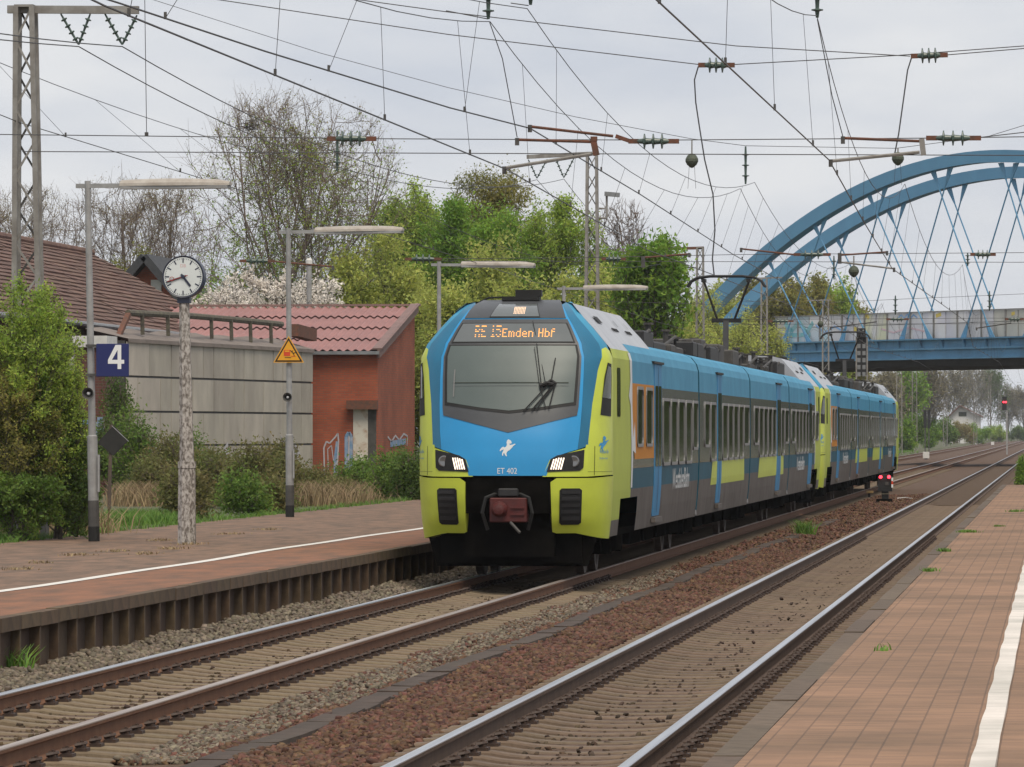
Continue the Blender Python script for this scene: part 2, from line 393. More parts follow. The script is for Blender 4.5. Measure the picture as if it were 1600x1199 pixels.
panm = MB().box(-.138, -.105, -.452, .452, -.60, -.139).mesh('wall_panel'); panm.materials.append(FACED)
for i in range(130):
    y = 44.5 + i
    rr = random.Random(i)
    for nm, me, dy in (('edge_cap', capm, .5), ('wall_rib', ribm, 0), ('wall_panel', panm, .5)):
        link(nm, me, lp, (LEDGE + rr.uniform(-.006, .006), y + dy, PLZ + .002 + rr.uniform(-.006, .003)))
LINE = pmat('white_line_paint', (.72, .70, .66), (.55, .52, .48), scale=9, rough=.8, contrast=(.3, .75))
m = MB(); vs = []
for i in range(141):
    y = 30 + i; x = -11.66 + .05 * math.sin(y * .21) + .03 * math.sin(y * .53 + 1)
    vs += [(x - .085, y, PLZ + .006), (x + .085, y, PLZ + .006)]
m.add(vs, [(2 * i, 2 * i + 1, 2 * i + 3, 2 * i + 2) for i in range(140)]); m.build('edge_line', LINE, lp, fixn=False)

# ---- right platform: brick paving, edge stones, white line
def brick_paving(name, c1, c2, mortar, bw, bh):
    m = bpy.data.materials.new(name); m.use_nodes = True; t = m.node_tree; b_ = t.nodes['Principled BSDF']; L = t.links.new
    tcn = N('ShaderNodeTexCoord', t)
    mpn = N('ShaderNodeMapping', t); L(tcn.outputs['Object'], mpn.inputs[0])
    br = N('ShaderNodeTexBrick', t); br.offset = 0.0; br.squash = 1.0
    br.inputs['Scale'].default_value = 1; br.inputs['Brick Width'].default_value = bw; br.inputs['Row Height'].default_value = bh
    br.inputs['Mortar Size'].default_value = .006; br.inputs['Mortar Smooth'].default_value = .3; br.inputs['Bias'].default_value = -.1
    br.inputs['Color1'].default_value = (*c1, 1); br.inputs['Color2'].default_value = (*c2, 1); br.inputs['Mortar'].default_value = (*mortar, 1)
    L(mpn.outputs[0], br.inputs['Vector'])
    n = N('ShaderNodeTexNoise', t); n.inputs['Scale'].default_value = .55; n.inputs['Detail'].default_value = 8; n.inputs['Roughness'].default_value = .62; L(mpn.outputs[0], n.inputs['Vector'])
    r = N('ShaderNodeValToRGB', t); r.color_ramp.elements[0].position = .3; r.color_ramp.elements[1].position = .7
    r.color_ramp.elements[0].color = (.56, .57, .54, 1); r.color_ramp.elements[1].color = (1.15, 1.1, 1.08, 1); L(n.outputs['Fac'], r.inputs[0])
    mxn = N('ShaderNodeMix', t, data_type='RGBA', blend_type='MULTIPLY'); mxn.inputs[0].default_value = 1
    L(br.outputs['Color'], mxn.inputs[6]); L(r.outputs[0], mxn.inputs[7]); L(mxn.outputs[2], b_.inputs['Base Color'])
    bp = N('ShaderNodeBump', t); bp.inputs['Strength'].default_value = .6; bp.inputs['Distance'].default_value = .006; bp.invert = True
    L(br.outputs['Fac'], bp.inputs['Height']); L(bp.outputs[0], b_.inputs['Normal']); b_.inputs['Roughness'].default_value = .85
    return m
BRP = brick_paving('paving_bricks', (.30, .178, .105), (.225, .134, .083), (.165, .10, .063), .165, .105)
rp_ = thing('platform', 'brick paved platform with a broad white safety line and grey edge stones', 'platform', (0, 80, 0))
MB().box(REDGE + .172, 7, 8, 178, -.6, PLZ).build('paving', BRP, rp_)
MB().add([(REDGE + .17, 178, PLZ), (7, 178, PLZ), (7, 190, -.5), (REDGE + .17, 190, -.5)], [(0, 1, 2, 3)]).build('ramp', PAVE, rp_, fixn=False)
stm = MB().box(0, .168, -1.497, 1.497, -.9, 0).mesh('edge_stone')
EST = pmat('edge_stone', (0.1300, 0.0930, 0.0656), (0.0820, 0.0586, 0.0410), scale=5, rough=.9, bump=.25, bscale=40, rand=.16); stm.materials.append(EST)
rr = random.Random(5)
for i in range(57):
    link('edge_stone', stm, rp_, (REDGE + rr.uniform(-.006, .006), 9.5 + i * 3, PLZ + rr.uniform(-.006, .008)))
m = MB(); vs = []
for i in range(170):
    y = 9 + i; vs += [(-.468 + .006 * math.sin(y * 1.7), y, PLZ + .006), (-.332 + .006 * math.sin(y * 1.1 + 2), y, PLZ + .006)]
m.add(vs, [(2 * i, 2 * i + 1, 2 * i + 3, 2 * i + 2) for i in range(169)])
LNB = brick_paving('white_line_on_bricks', (.74, .71, .67), (.66, .63, .59), (.26, .22, .19), .165, .105)
m.build('safety_line', LNB, rp_, fixn=False)

# ================================================================== the train
XT = X1; XS = X1 + 1.44
_ys = PX(958, 675, XS).y
NOSE = _ys - 1.45                                     # distance of the nose from the camera
def yp(px): return PX(px, 675, XS).y - NOSE           # photograph column on the train's side -> metres behind the nose
# zones of the side wall
YG = pmat('paint_yellow_green', (.53, .61, .062), (.45, .515, .058), scale=2.2, rough=.45, coat=.12, spec=.4, contrast=(.42, .78), detail=10)
YGP = pmat('paint_pale_green', (.44, .51, .085), (.39, .455, .085), scale=.8, rough=.55, spec=.12)
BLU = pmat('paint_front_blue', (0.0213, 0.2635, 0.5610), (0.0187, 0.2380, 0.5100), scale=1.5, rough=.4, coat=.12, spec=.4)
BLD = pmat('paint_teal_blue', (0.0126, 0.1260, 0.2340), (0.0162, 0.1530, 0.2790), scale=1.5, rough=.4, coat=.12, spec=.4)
BLS = pmat('paint_side_blue', (.05, .235, .39), (.068, .285, .45), scale=1.2, rough=.55, spec=.12)
TEAL = pmat('paint_side_teal', (.014, .075, .112), (.018, .095, .14), scale=1.2, rough=.55, spec=.12)
BAND = pmat('window_band_dark', (.035, .033, .024), (.05, .048, .035), scale=1.2, rough=.22, coat=.3)
SKRT = pmat('paint_skirt_grey', (.135, .12, .108), (.08, .066, .056), scale=2.5, contrast=(.4, .75), detail=10, stretch=(1, 1, .5), rough=.55, bump=.05, spec=.12)
SILV = pmat('roof_silver', (0.3910, 0.4080, 0.4420), (0.3230, 0.3400, 0.3740), scale=1.5, rough=.42, coat=.1)
ANTH = pmat('anthracite_panel', (.052, .055, .06), (.062, .066, .072), scale=2, rough=.42)
ORNG = pmat('paint_orange', (.52, .20, .012), (.47, .18, .012), scale=2, rough=.55, spec=.12)
DBLU = pmat('door_light_blue', (.06, .24, .44), (.055, .21, .40), scale=2, rough=.55, spec=.12)
GLS = pmat('window_glass', (.026, .032, .020), (.055, .055, .032), scale=.5, rand=.45, rough=.06, spec=.6)
WSG = pmat('windscreen_glass', (.085, .108, .105), (.105, .13, .125), scale=.7, rough=.38, spec=.35)
DSG = pmat('display_glass', (0.1200, 0.1320, 0.1360), (0.1360, 0.1480, 0.1520), scale=.7, rough=.12, spec=.5)
FRM = pmat('window_frame_alu', (.20, .20, .195), rough=.45, metal=.3)
BLK = pmat('black_rubber', (.008, .008, .008), rough=.7)
BLK2 = pmat('underframe_black', (.005, .0045, .004), (.009, .008, .007), scale=6, rough=1.0, spec=0.0)
EQP = pmat('roof_equipment_dark', (.010, .010, .011), (.020, .020, .022), scale=3, rough=.6)
EQG = pmat('roof_equipment_grey', (.075, .07, .065), (.035, .033, .031), scale=5, rough=.7)
WHT = pmat('white_lettering', (.62, .64, .64), rough=.5)
REDC = pmat('coupler_red', (.085, .010, .008), (.055, .009, .008), scale=7, rough=.6)
STL = pmat('bare_steel', (.28, .27, .26), (.16, .15, .14), scale=8, rough=.45, metal=.6)
WHEEL = pmat('wheel_steel', (.06, .045, .035), (.10, .08, .065), scale=8, rough=.6, metal=.3)
LAMP = pmat('headlamp_lit', (.9, .8, .7), rough=.3, emit=(1.0, .80, .62), estr=.75)
LENS = pmat('headlamp_lens', (.22, .22, .22), rough=.1, metal=.6)
LED = pmat('display_led', (.9, .4, .1), rough=.5, emit=(1.0, .42, .10), estr=.6)
LEDW = pmat('display_led_white', (.9, .6, .4), rough=.5, emit=(1.0, .66, .40), estr=.55)

PZ = [.55, .63, .9, 1.2, 1.55, 1.8, 2.1, 2.5, 3.0, 3.3, 3.5, 3.75, 3.9, 4.02, 4.12, 4.18]
PYy = [.40, .33, .12, .03, 0, .03, .10, .24, .46, .62, .75, .95, 1.12, 1.34, 1.7, 2.2]
PW = [1.36, 1.37, 1.40, 1.42, 1.435, 1.44, 1.44, 1.44, 1.44, 1.43, 1.345, 1.14, 1.00, .90, .80, .70]
def y0f(z): return float(np.interp(z, PZ, PYy))
def wf(z): return float(np.interp(z, PZ, PW))
NE = 2.6
def front(s, z, off=0.0):
    """point on the cab front: s = x/halfwidth, local train coordinates (nose at y=0); off pushes it outward"""
    def pt(s_, z_):
        s_ = max(-1, min(1, s_)); D = max(.3, 1.45 - y0f(z_))
        return Vector((s_ * wf(z_), y0f(z_) + D * (1 - (1 - abs(s_) ** NE) ** (1 / NE)), z_))
    p = pt(s, z)
    if off:
        e = 1e-3; s1, s2 = max(-1, s - e), min(1, s + e)
        a = pt(s2, z) - pt(s1, z); b_ = pt(s, min(4.18, z + .01)) - pt(s, z - .01)
        n = a.cross(b_); n = n.normalized() if n.length > 1e-9 else Vector((0, -1, 0))
        if n.y > 0: n = -n
        p = p + n * off
    return p
SCUT = [-1, -.998, -.99, -.975, -.95, -.91, -.86, -.8, -.72, -.62, -.5, -.38, -.25, -.12, 0]
SCUT = SCUT + [-s for s in SCUT[:-1]]
ZCUT = list(np.arange(.6, 4.2, .1))
def patch(poly, off, mat, name, parent, thick=.02, org=Vector((0, 0, 0)), smooth=True):
    """outline in (s,z) on the front, cut into strips and laid on the curved surface"""
    bm = bmesh.new(); vs_ = [bm.verts.new((s, 0, z)) for s, z in poly]; bm.faces.new(vs_)
    for s in SCUT: bmesh.ops.bisect_plane(bm, geom=bm.verts[:] + bm.edges[:] + bm.faces[:], plane_co=(s, 0, 0), plane_no=(1, 0, 0), dist=1e-5)
    for z in ZCUT: bmesh.ops.bisect_plane(bm, geom=bm.verts[:] + bm.edges[:] + bm.faces[:], plane_co=(0, 0, z), plane_no=(0, 0, 1), dist=1e-5)
    bmesh.ops.triangulate(bm, faces=[f for f in bm.faces if len(f.verts) > 4])
    for v in bm.verts: v.co = front(v.co.x, v.co.z, off)
    if thick:
        be = [e for e in bm.edges if len(e.link_faces) == 1]
        r = bmesh.ops.extrude_edge_only(bm, edges=be)
        nv = [g_ for g_ in r['geom'] if isinstance(g_, bmesh.types.BMVert)]
        for v in nv: v.co.y += thick; v.co.x *= (1 - thick * .25)
    bmesh.ops.recalc_face_normals(bm, faces=bm.faces)
    me = bpy.data.meshes.new(name); bm.to_mesh(me); bm.free(); me.materials.append(mat)
    if smooth:
        for p in me.polygons: p.use_smooth = True
        me.set_sharp_from_angle(angle=R(32))
    o = link(name, me, parent); o.location = (0, 0, 0) if parent.type != 'EMPTY' else org
    return o
def mir(poly): return [(-s, z) for s, z in reversed(poly)]
def sflat(p): return p

DOTS = {'R': ['1110', '1001', '1001', '1110', '1010', '1001', '1001'], 'E': ['1111', '1000', '1000', '1110', '1000', '1000', '1111'],
        '1': ['010', '110', '010', '010', '010', '010', '111'], '5': ['1111', '1000', '1110', '0001', '0001', '1001', '0110'],
        'm': ['00000', '00000', '11010', '10101', '10101', '10101', '10101'], 'd': ['0001', '0001', '0111', '1001', '1001', '1001', '0111'],
        'e': ['0000', '0000', '0110', '1001', '1111', '1000', '0111'], 'n': ['0000', '0000', '1110', '1001', '1001', '1001', '1001'],
        'H': ['1001', '1001', '1001', '1111', '1001', '1001', '1001'], 'b': ['1000', '1000', '1110', '1001', '1001', '1001', '1110'],
        'f': ['011', '100', '111', '100', '100', '100', '100'], ' ': ['00'] * 7}
HORSE = [(700, 28), (722, 40), (729, 57), (722, 66), (711, 61), (712, 76), (735, 73), (757, 65), (761, 70), (743, 83), (733, 97), (722, 108), (712, 119), (700, 125), (690, 136),
         (686, 150), (693, 168), (684, 169), (672, 152), (668, 141), (660, 150), (661, 164), (652, 164), (651, 145), (659, 126), (664, 112), (646, 119), (633, 130), (631, 118), (645, 98), (660, 89), (669, 97), (681, 91), (690, 76), (686, 55), (690, 38)]

def cab_front(T, org, rear=False):
    """the cab shell and everything on it, as parts of the train T; org = nose position (local)"""
    base = patch([(-1, .98), (-1, 3.42), (-.82, 3.52), (-.82, 4.16), (.82, 4.16), (.82, 3.52), (1, 3.42), (1, .98)], -.03, BLK2, 'cab_shell', T, 0, org)
    # green frame round the blue face (A pillars) and the lower cheeks
    for f in (lambda p: p, mir):
        A = patch(f([(.80, 1.62), (1, 1.62), (1, 3.40), (.985, 3.45), (.94, 3.42), (.875, 3.1), (.83, 2.6), (.80, 2.05)]), .004, YG, 'corner_pillar', T, .03, org)
        patch(f([(.905, 2.44), (.99, 2.42), (.992, 3.20), (.965, 3.22), (.935, 3.0)]), .010, BLK, 'side_window_frame', A, .01, org)
        patch(f([(.915, 2.70), (.985, 2.68), (.987, 3.15), (.965, 3.17), (.942, 2.98)]), .014, GLS, 'side_window', A, .005, org)
        C = patch(f([(.46, .72), (.50, .70), (.70, .70), (1, .60), (1, 1.53), (.86, 1.51), (.50, 1.51), (.44, 1.45)]), .012, YG, 'lower_cheek', T, .30, org)
        b_ = patch(f([(.53, .86), (.55, .83), (.72, .83), (.745, .86), (.745, 1.33), (.72, 1.36), (.55, 1.36), (.53, 1.33)]), .022, BLK, 'grille', C, .01, org)
        for k in range(5):
            z = .90 + k * .095
            patch(f([(.55, z), (.725, z), (.725, z + .05), (.55, z + .05)]), .034, EQP, 'grille_slat', C, .02, org)
        H = patch(f([(.36, 1.53), (.80, 1.53), (1, 1.55), (1, 1.62), (.80, 1.62), (.80, 2.0), (.78, 2.0), (.775, 1.95), (.50, 1.83), (.43, 1.78)]), .006, YG, 'headlight_surround', T, .05, org)
        U = patch(f([(.40, 1.60), (.72, 1.615), (.755, 1.66), (.762, 1.925), (.50, 1.84), (.435, 1.785)]), .016, BLK, 'headlight_unit', T, .02, org)
        m = MB(); c = front(.66 if f(((1, 1),))[0][0] > 0 else -.66, 1.755, .018)
        m.lathe(c + Vector((0, .01, 0)) + org, (0, -1, 0), [(0, .085), (.012, .085), (.016, .07), (.01, .0)], 20); 
        o = m.build('headlight', LENS, None); o.parent = U; o.location = (0, 0, 0) if True else o.location; o.location = -org
        sgn = 1 if f(((1, 1),))[0][0] > 0 else -1
        for k in range(5):                                       # diagonal light bars
            a = .435 + k * .024
            z0_, z1_ = 1.635, 1.785 + min(.02, k * .01)
            q = [(a, z0_), (a + .0125, z0_), (a + .0405, z1_), (a + .028, z1_)]
            if rear: continue
            patch(f(q), .020, LAMP, 'light_bar', U, .004, org)
    # blue face, with darker teal wings at the sides
    face = [(-.40, 1.545), (.40, 1.545), (.45, 1.80), (.52, 1.845), (.70, 1.93), (.72, 2.2), (.735, 2.6), (.74, 3.0), (.745, 3.4), (.77, 3.7), (.80, 4.10), (-.80, 4.10), (-.77, 3.7), (-.745, 3.4), (-.74, 3.0), (-.735, 2.6), (-.72, 2.2), (-.70, 1.93), (-.52, 1.845), (-.45, 1.80)]
    F = patch(face, .006, BLU, 'front_panel', T, .04, org)
    for f in (lambda p: p, mir):
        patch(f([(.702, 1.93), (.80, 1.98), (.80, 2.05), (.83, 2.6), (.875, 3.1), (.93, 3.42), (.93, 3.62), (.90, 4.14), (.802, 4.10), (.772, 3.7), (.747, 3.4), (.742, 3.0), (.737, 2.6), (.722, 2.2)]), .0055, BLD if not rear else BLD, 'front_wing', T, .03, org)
        patch(f([(.88, 3.28), (.999, 3.28), (.999, 4.15), (.902, 4.14), (.925, 3.62)]), .002, BLS, 'roof_shoulder', T, .02, org)
    patch([(-.685, 2.43), (0, 2.175), (.685, 2.43), (.697, 2.55), (.708, 3.0), (.72, 3.55), (.75, 3.86), (-.75, 3.86), (-.72, 3.55), (-.708, 3.0), (-.697, 2.55)], .014, ANTH, 'windscreen_surround', F, .02, org)
    patch([(-.672, 2.58), (-.3, 2.50), (0, 2.455), (.3, 2.50), (.672, 2.58), (.685, 3.0), (.70, 3.475), (-.70, 3.475), (-.685, 3.0)], .020, BLK, 'windscreen_seal', F, .008, org)
    patch([(-.645, 2.62), (-.3, 2.54), (0, 2.495), (.3, 2.54), (.645, 2.62), (.658, 3.0), (.675, 3.455), (-.675, 3.455), (-.658, 3.0)], .024, WSG, 'windscreen', F, .006, org)
    for z_, h_ in ((2.90, .012), (2.86, .006)):
        patch([(-.59, z_), (.59, z_), (.59, z_ + h_), (-.59, z_ + h_)], .0315, DSG if h_ < .01 else GLS, 'windscreen_line', F, 0, org)  # thin darker and paler lines laid across the windscreen
    patch([(-.585, 2.70), (-.572, 2.70), (-.572, 3.1), (-.585, 3.1)], .0315, FRM, 'windscreen_upright', F, 0, org)  # narrow paler upright line at the left of the windscreen
    patch([(-.685, 3.50), (.685, 3.50), (.715, 3.80), (-.715, 3.80)], .019, BLK, 'display_seal', F, .008, org)
    patch([(-.668, 3.515), (.668, 3.515), (.69, 3.785), (-.69, 3.785)], .024, DSG, 'destination_display', F, .006, org)
    patch([(-.74, 3.875), (.74, 3.875), (.80, 4.165), (-.80, 4.165)], .016, ANTH, 'roof_panel', F, .02, org)
    patch([(-.375, 3.882), (.375, 3.882), (.35, 4.10), (-.35, 4.10)], .021, BLK, 'number_display_seal', F, .006, org)
    patch([(-.362, 3.892), (.362, 3.892), (.34, 4.09), (-.34, 4.09)], .025, DSG, 'number_display', F, .006, org)
    if not rear:
        # lit dots of the destination display: a moving message, only part of the rows shows
        m = MB(); x = -.56
        rowz = [3.745 - .026 * r for r in range(7)]
        for wi, word in enumerate(('RE 15', 'Emden Hbf')):
            for ch in word:
                pat = DOTS[ch]; wd = len(pat[0])
                for r, row in enumerate(pat):
                    if wi == 0 and r in (1, 4): continue
                    for c_, bit in enumerate(row):
                        if bit == '1':
                            zc = 3.745 - .026 * r * (1.0 if wi == 0 else .72) - (0 if wi == 0 else .045)
                            p = front((x + c_ * .0185) / wf(zc), zc, .0265) + org
                            m.add([p + Vector((-.0085, 0, -.008)), p + Vector((.0085, 0, -.008)), p + Vector((.0085, .003, .008)), p + Vector((-.0085, .003, .008))], [(0, 1, 2, 3)])
                x += (wd + 1) * .0185
        o = m.build('display_text', LED, None, fixn=False); tag(o, kind='stuff'); o.parent = F; o.location = -org
        m = MB()
        for r in range(7):
            for c_ in range(8):
                zc = 3.93 + r * .016; p = front((-.02 + c_ * .022) / wf(zc), zc, .0275) + org
                m.add([p + Vector((-.007, 0, -.005)), p + Vector((.007, 0, -.005)), p + Vector((.007, .004, .005)), p + Vector((-.007, .004, .005))], [(0, 1, 2, 3)])
        o = m.build('number_dots', LEDW, None, fixn=False); tag(o, kind='stuff'); o.parent = F; o.location = -org
        # horse emblem and fleet number
        hp = [((a - 696) / 5.33 / 106 / 1.435, 1.955 - (b2 - 98) / 5.33 / 106) for a, b2 in HORSE]
        patch(hp, .010, WHT, 'horse_emblem', F, 0, org)
        tm = text_mesh('ET 402', .085, width=.29); tm.materials.append(WHT)
        for v in tm.vertices: x_, z_ = v.co.x, v.co.y + 1.615; v.co = front(x_ / wf(z_), z_, .010)
        o = link('fleet_number', tm, F); o.location = (0, 0, 0)
        # wiper: pivot low on the right, arms and cables, leaning on the glass
        m = MB()
        def fp(px, py, off=.06): return front((px - 809) / 106 / 1.44, 2.19 + (675 - py) / 106 * 1.0, off) + org
        W = lambda a, b2, c_, d, r=.010: m.tube([fp(a, b2), fp(c_, d)], r, 5)
        W(832, 645, 866, 606); W(845, 643, 876, 604, .012); W(852, 642, 880, 600); W(861, 606, 872, 596, .02); W(872, 596, 881, 602, .02)
        W(872, 603, 878, 562, .009); W(871, 640, 879, 602, .011); W(866, 640, 856, 605, .007); W(859, 611, 850, 540, .007); W(856, 610, 846, 545, .005); W(864, 600, 848, 505, .005)
        m.tube([fp(856, 606, .07), fp(866, 602, .08), fp(876, 604, .07)], .03, 6)
        o = m.build('wiper', BLK, None); o.parent = F; o.location = -org
        # small blue company mark on the corner pillars, panel seams
        for sgn in (-1, 1):
            for body, zc, hh, wd in (('Westfalen Bahn', 1.90, .055, .34), ('Die Bahn verbindet', 1.80, .030, .30)):
                tm = text_mesh(body, hh, width=wd); tm.materials.append(BLU)
                pts_ = [front(sgn * (.90 + .0985 * k / 40), zc) for k in range(41)]
                acc = np.concatenate([[0], np.cumsum([(pts_[k + 1] - pts_[k]).length for k in range(40)])])
                for v in tm.vertices:
                    d_ = (v.co.x * sgn + wd / 2) / wd * min(wd, acc[-1] - .03) + .015; s_ = sgn * (.90 + .0985 * float(np.interp(d_, acc, np.arange(41))) / 40); v.co = front(s_, zc + v.co.y, .008)
                o = link('company_mark', tm, F); o.location = (0, 0, 0)
            a_ = sgn * .957
            patch([(a_ - .02 + (h_[0] - 696) / 5.33 / 106 * .35, 2.02 - (h_[1] - 98) / 5.33 / 106 * .9) for h_ in HORSE][::1], .008, BLU, 'company_horse', F, 0, org)
            for q_ in ([(.858, 1.55), (.862, 1.55), (.862, 1.98), (.858, 1.98)], [(.80, 1.60), (.999, 1.60), (.999, 1.604), (.80, 1.604)]):
                patch([(sgn * s_, z_) for s_, z_ in q_], .009, BLK, 'panel_seam', F, 0, org)
    # coupler in its dark recess
    m = MB().box(-.66, .66, .35, 1.2, .35, 1.53)
    m.box(-1.05, 1.05, .62, 1.3, .25, .72)
    mm = MB(); mm.v = [tuple(Vector(v) + org) for v in m.v]; mm.f = m.f
    mm.build('coupler_recess', BLK2, None).parent = T
    k = MB()
    k.add([Vector(v) + org for v in [(-.26, -.02, .86), (.29, -.02, .86), (.29, -.02, 1.22), (-.26, -.02, 1.22), (-.26, .5, .86), (.29, .5, .86), (.29, .5, 1.22), (-.26, .5, 1.22)]], [(0, 1, 2, 3), (7, 6, 5, 4), (0, 4, 5, 1), (1, 5, 6, 2), (2, 6, 7, 3), (3, 7, 4, 0)])
    K = k.build('coupler', REDC, None, bevel=.015); K.parent = T
    m = MB().lathe(Vector((-.11, -.02, 1.05)) + org, (0, -1, 0), [(0, .12), (.06, .115), (.13, .075), (.14, .03)], 14); m.cbox(Vector((.15, -.03, 1.08)) + org, .2, .03, .03); m.cbox(Vector((.15, -.03, .98)) + org, .2, .03, .03)
    o = m.build('coupler_cone', REDC, None); o.parent = K
    m = MB().box(-.14, .16, 0, .4, 1.235, 1.36); mm = MB(); mm.v = [tuple(Vector(v) + org) for v in m.v]; mm.f = m.f
    o = mm.build('coupler_cover', EQP, None, bevel=.02); o.parent = K
    m = MB().tube([Vector((.05, -.03, .86)) + org, Vector((.20, -.12, .71)) + org], .022, 8); o = m.build('coupler_lever', EQG, None); o.parent = K
    for s in (-1, 1):
        m = MB().tube([Vector((s * .12, .1, 1.30)) + org, Vector((s * .32, .0, 1.22)) + org, Vector((s * .37, .0, 1.0)) + org, Vector((s * .3, .1, .75)) + org], .028, 6); o = m.build('coupler_hose', BLK, None); o.parent = K
    # rail guard (plough)
    m = MB().prism([(-1.25, .62), (1.25, .62), (1.12, .20), (-1.12, .20)], lambda a, b2: Vector((a, .45 + .25 * abs(a), b2)) + org, lambda a, b2: Vector((a, .6 + .25 * abs(a), b2)) + org)
    m.build('rail_guard', BLK2, None).parent = T
    # aerial box on the roof
    m = MB().box(-.28, .28, 1.9, 2.25, 4.17, 4.23); m.box(-.08, .31, 1.95, 2.2, 4.23, 4.33); m.tube([(-.65, 2.3, 4.16), (-.5, 2.2, 4.22), (-.28, 2.1, 4.22)], .015, 5)
    mm = MB(); mm.v = [tuple(Vector(v) + org) for v in m.v]; mm.f = m.f
    mm.build('roof_aerial', BLK, None).parent = T

# body cross-sections
SIDE = [(1.37, .63), (1.405, .95), (1.43, 1.30), (1.44, 1.66), (1.44, 2.92), (1.435, 3.30), (1.395, 3.44), (1.30, 3.56), (1.15, 3.63)]
def sidex(z): return float(np.interp(z, [p[1] for p in SIDE], [p[0] for p in SIDE]))
def strip(m, y0, y1, z0, z1, off=0.0, n=None):
    """both side walls between two heights; edges follow the section"""
    zs = [z0] + [p[1] for p in SIDE if z0 < p[1] < z1] + [z1]
    for s in (-1, 1):
        for a, b_ in zip(zs[:-1], zs[1:]):
            q = [(s * (sidex(a) + off), y0, a), (s * (sidex(a) + off), y1, a), (s * (sidex(b_) + off), y1, b_), (s * (sidex(b_) + off), y0, b_)]
            m.add(q if s > 0 else q[::-1], [(0, 1, 2, 3)])
def spanel(poly, off, name, mat, parent, thick=0.0, sides=(1, -1)):
    """a field on each side wall, outline in (y,z), cut along the section's bends and laid a few mm proud; one object per side"""
    for s in sides:
        bm = bmesh.new(); bm.faces.new([bm.verts.new((0, y, z)) for y, z in poly])
        for _, zc in SIDE: bmesh.ops.bisect_plane(bm, geom=bm.verts[:] + bm.edges[:] + bm.faces[:], plane_co=(0, 0, zc), plane_no=(0, 0, 1), dist=1e-5)
        for v in bm.verts: v.co.x = s * (sidex(v.co.z) + off)
        if thick:
            r = bmesh.ops.extrude_edge_only(bm, edges=[e for e in bm.edges if len(e.link_faces) == 1])
            for v in [g_ for g_ in r['geom'] if isinstance(g_, bmesh.types.BMVert)]: v.co.x -= s * thick
        bmesh.ops.recalc_face_normals(bm, faces=bm.faces)
        f0 = max(bm.faces, key=lambda f: f.calc_area())
        if f0.normal.x * s < 0: bmesh.ops.reverse_faces(bm, faces=bm.faces)
        me = bpy.data.meshes.new(name); bm.to_mesh(me); bm.free(); me.materials.append(mat)
        link(name, me, parent).location = (0, 0, 0)
def rrect(y0, y1, z0, z1, r):
    pts = []
    for cy, cz, a0 in ((y1 - r, z1 - r, 0), (y0 + r, z1 - r, 90), (y0 + r, z0 + r, 180), (y1 - r, z0 + r, 270)):
        for k in range(4):
            a = R(a0 + k * 30); pts.append((cy + r * math.cos(a), cz + r * math.sin(a)))
    return pts
def window(parent, y0, y1, z0, z1, org):
    for s in (-1, 1):
        fr = MB(); gl = MB(); P, Q, I = rrect(y0, y1, z0, z1, .13), rrect(y0 + .05, y1 - .05, z0 + .05, z1 - .05, .10), rrect(y0 + .07, y1 - .07, z0 + .07, z1 - .07, .09)
        n = len(P)
        X = lambda off, z: s * (sidex(z) + off)
        vs_ = [(X(.002, z), y, z) for y, z in P] + [(X(.022, z), y, z) for y, z in P] + [(X(.022, z), y, z) for y, z in Q] + [(X(.004, z), y, z) for y, z in Q]
        fs = []
        for k in range(3): fs += [(k * n + i, k * n + (i + 1) % n, (k + 1) * n + (i + 1) % n, (k + 1) * n + i) for i in range(n)]
        fr.add(vs_, fs); gl.add([(X(.008, z), y, z) for y, z in Q], [tuple(range(n))])
        fr.v = [tuple(Vector(v) + org) for v in fr.v]; gl.v = [tuple(Vector(v) + org) for v in gl.v]
        o = fr.build('window_frame', FRM, None); o.parent = parent
        o = gl.build('window_glass', GLS, None); o.parent = parent
def loc(m, org, name, mat, parent, **kw):
    m.v = [tuple(Vector(v) + org) for v in m.v]; o = m.build(name, mat, None, **kw); o.parent = parent; return o
def bogie(T, y, org):
    m = MB()
    for s in (-1, 1):
        m.prism([(-1.55, .50), (-1.2, .62), (-.5, .48), (.5, .48), (1.2, .62), (1.55, .50), (1.35, .34), (.5, .30), (-.5, .30), (-1.35, .34)], lambda a, b2: (s * .98, y + a, b2), lambda a, b2: (s * 1.10, y + a, b2))
        for q in (-1.0, 1.0):
            m.box(s * 1.10 - .03, s * 1.10 + .12 * s if s > 0 else s * 1.10 + .03, y + q - .16, y + q + .16, .32, .60) if s > 0 else m.box(-1.22, -1.07, y + q - .16, y + q + .16, .32, .60)
        m.lathe((s * 1.16, y, .36), (0, 0, 1), [(0, .16), (.30, .16), (.30, .1), (.4, .1)], 10)
    m.box(-1.0, 1.0, y - .35, y + .35, .30, .55)
    B = loc(m, org, 'bogie', BLK2, T)
    for q in (-1.0, 1.0):
        for s in (-1, 1):
            w_ = MB().lathe((s * .70, y + q, .42), (s, 0, 0), [(0, .44), (.02, .42), (.13, .415), (.13, .33), (.10, .30), (.10, .14), (.16, .12), (.16, .0)], 24)
            loc(w_, org, 'wheel', WHEEL, B)
        loc(MB().tube([(-.7, y + q, .42), (.7, y + q, .42)], .08, 8), org, 'axle', WHEEL, B)

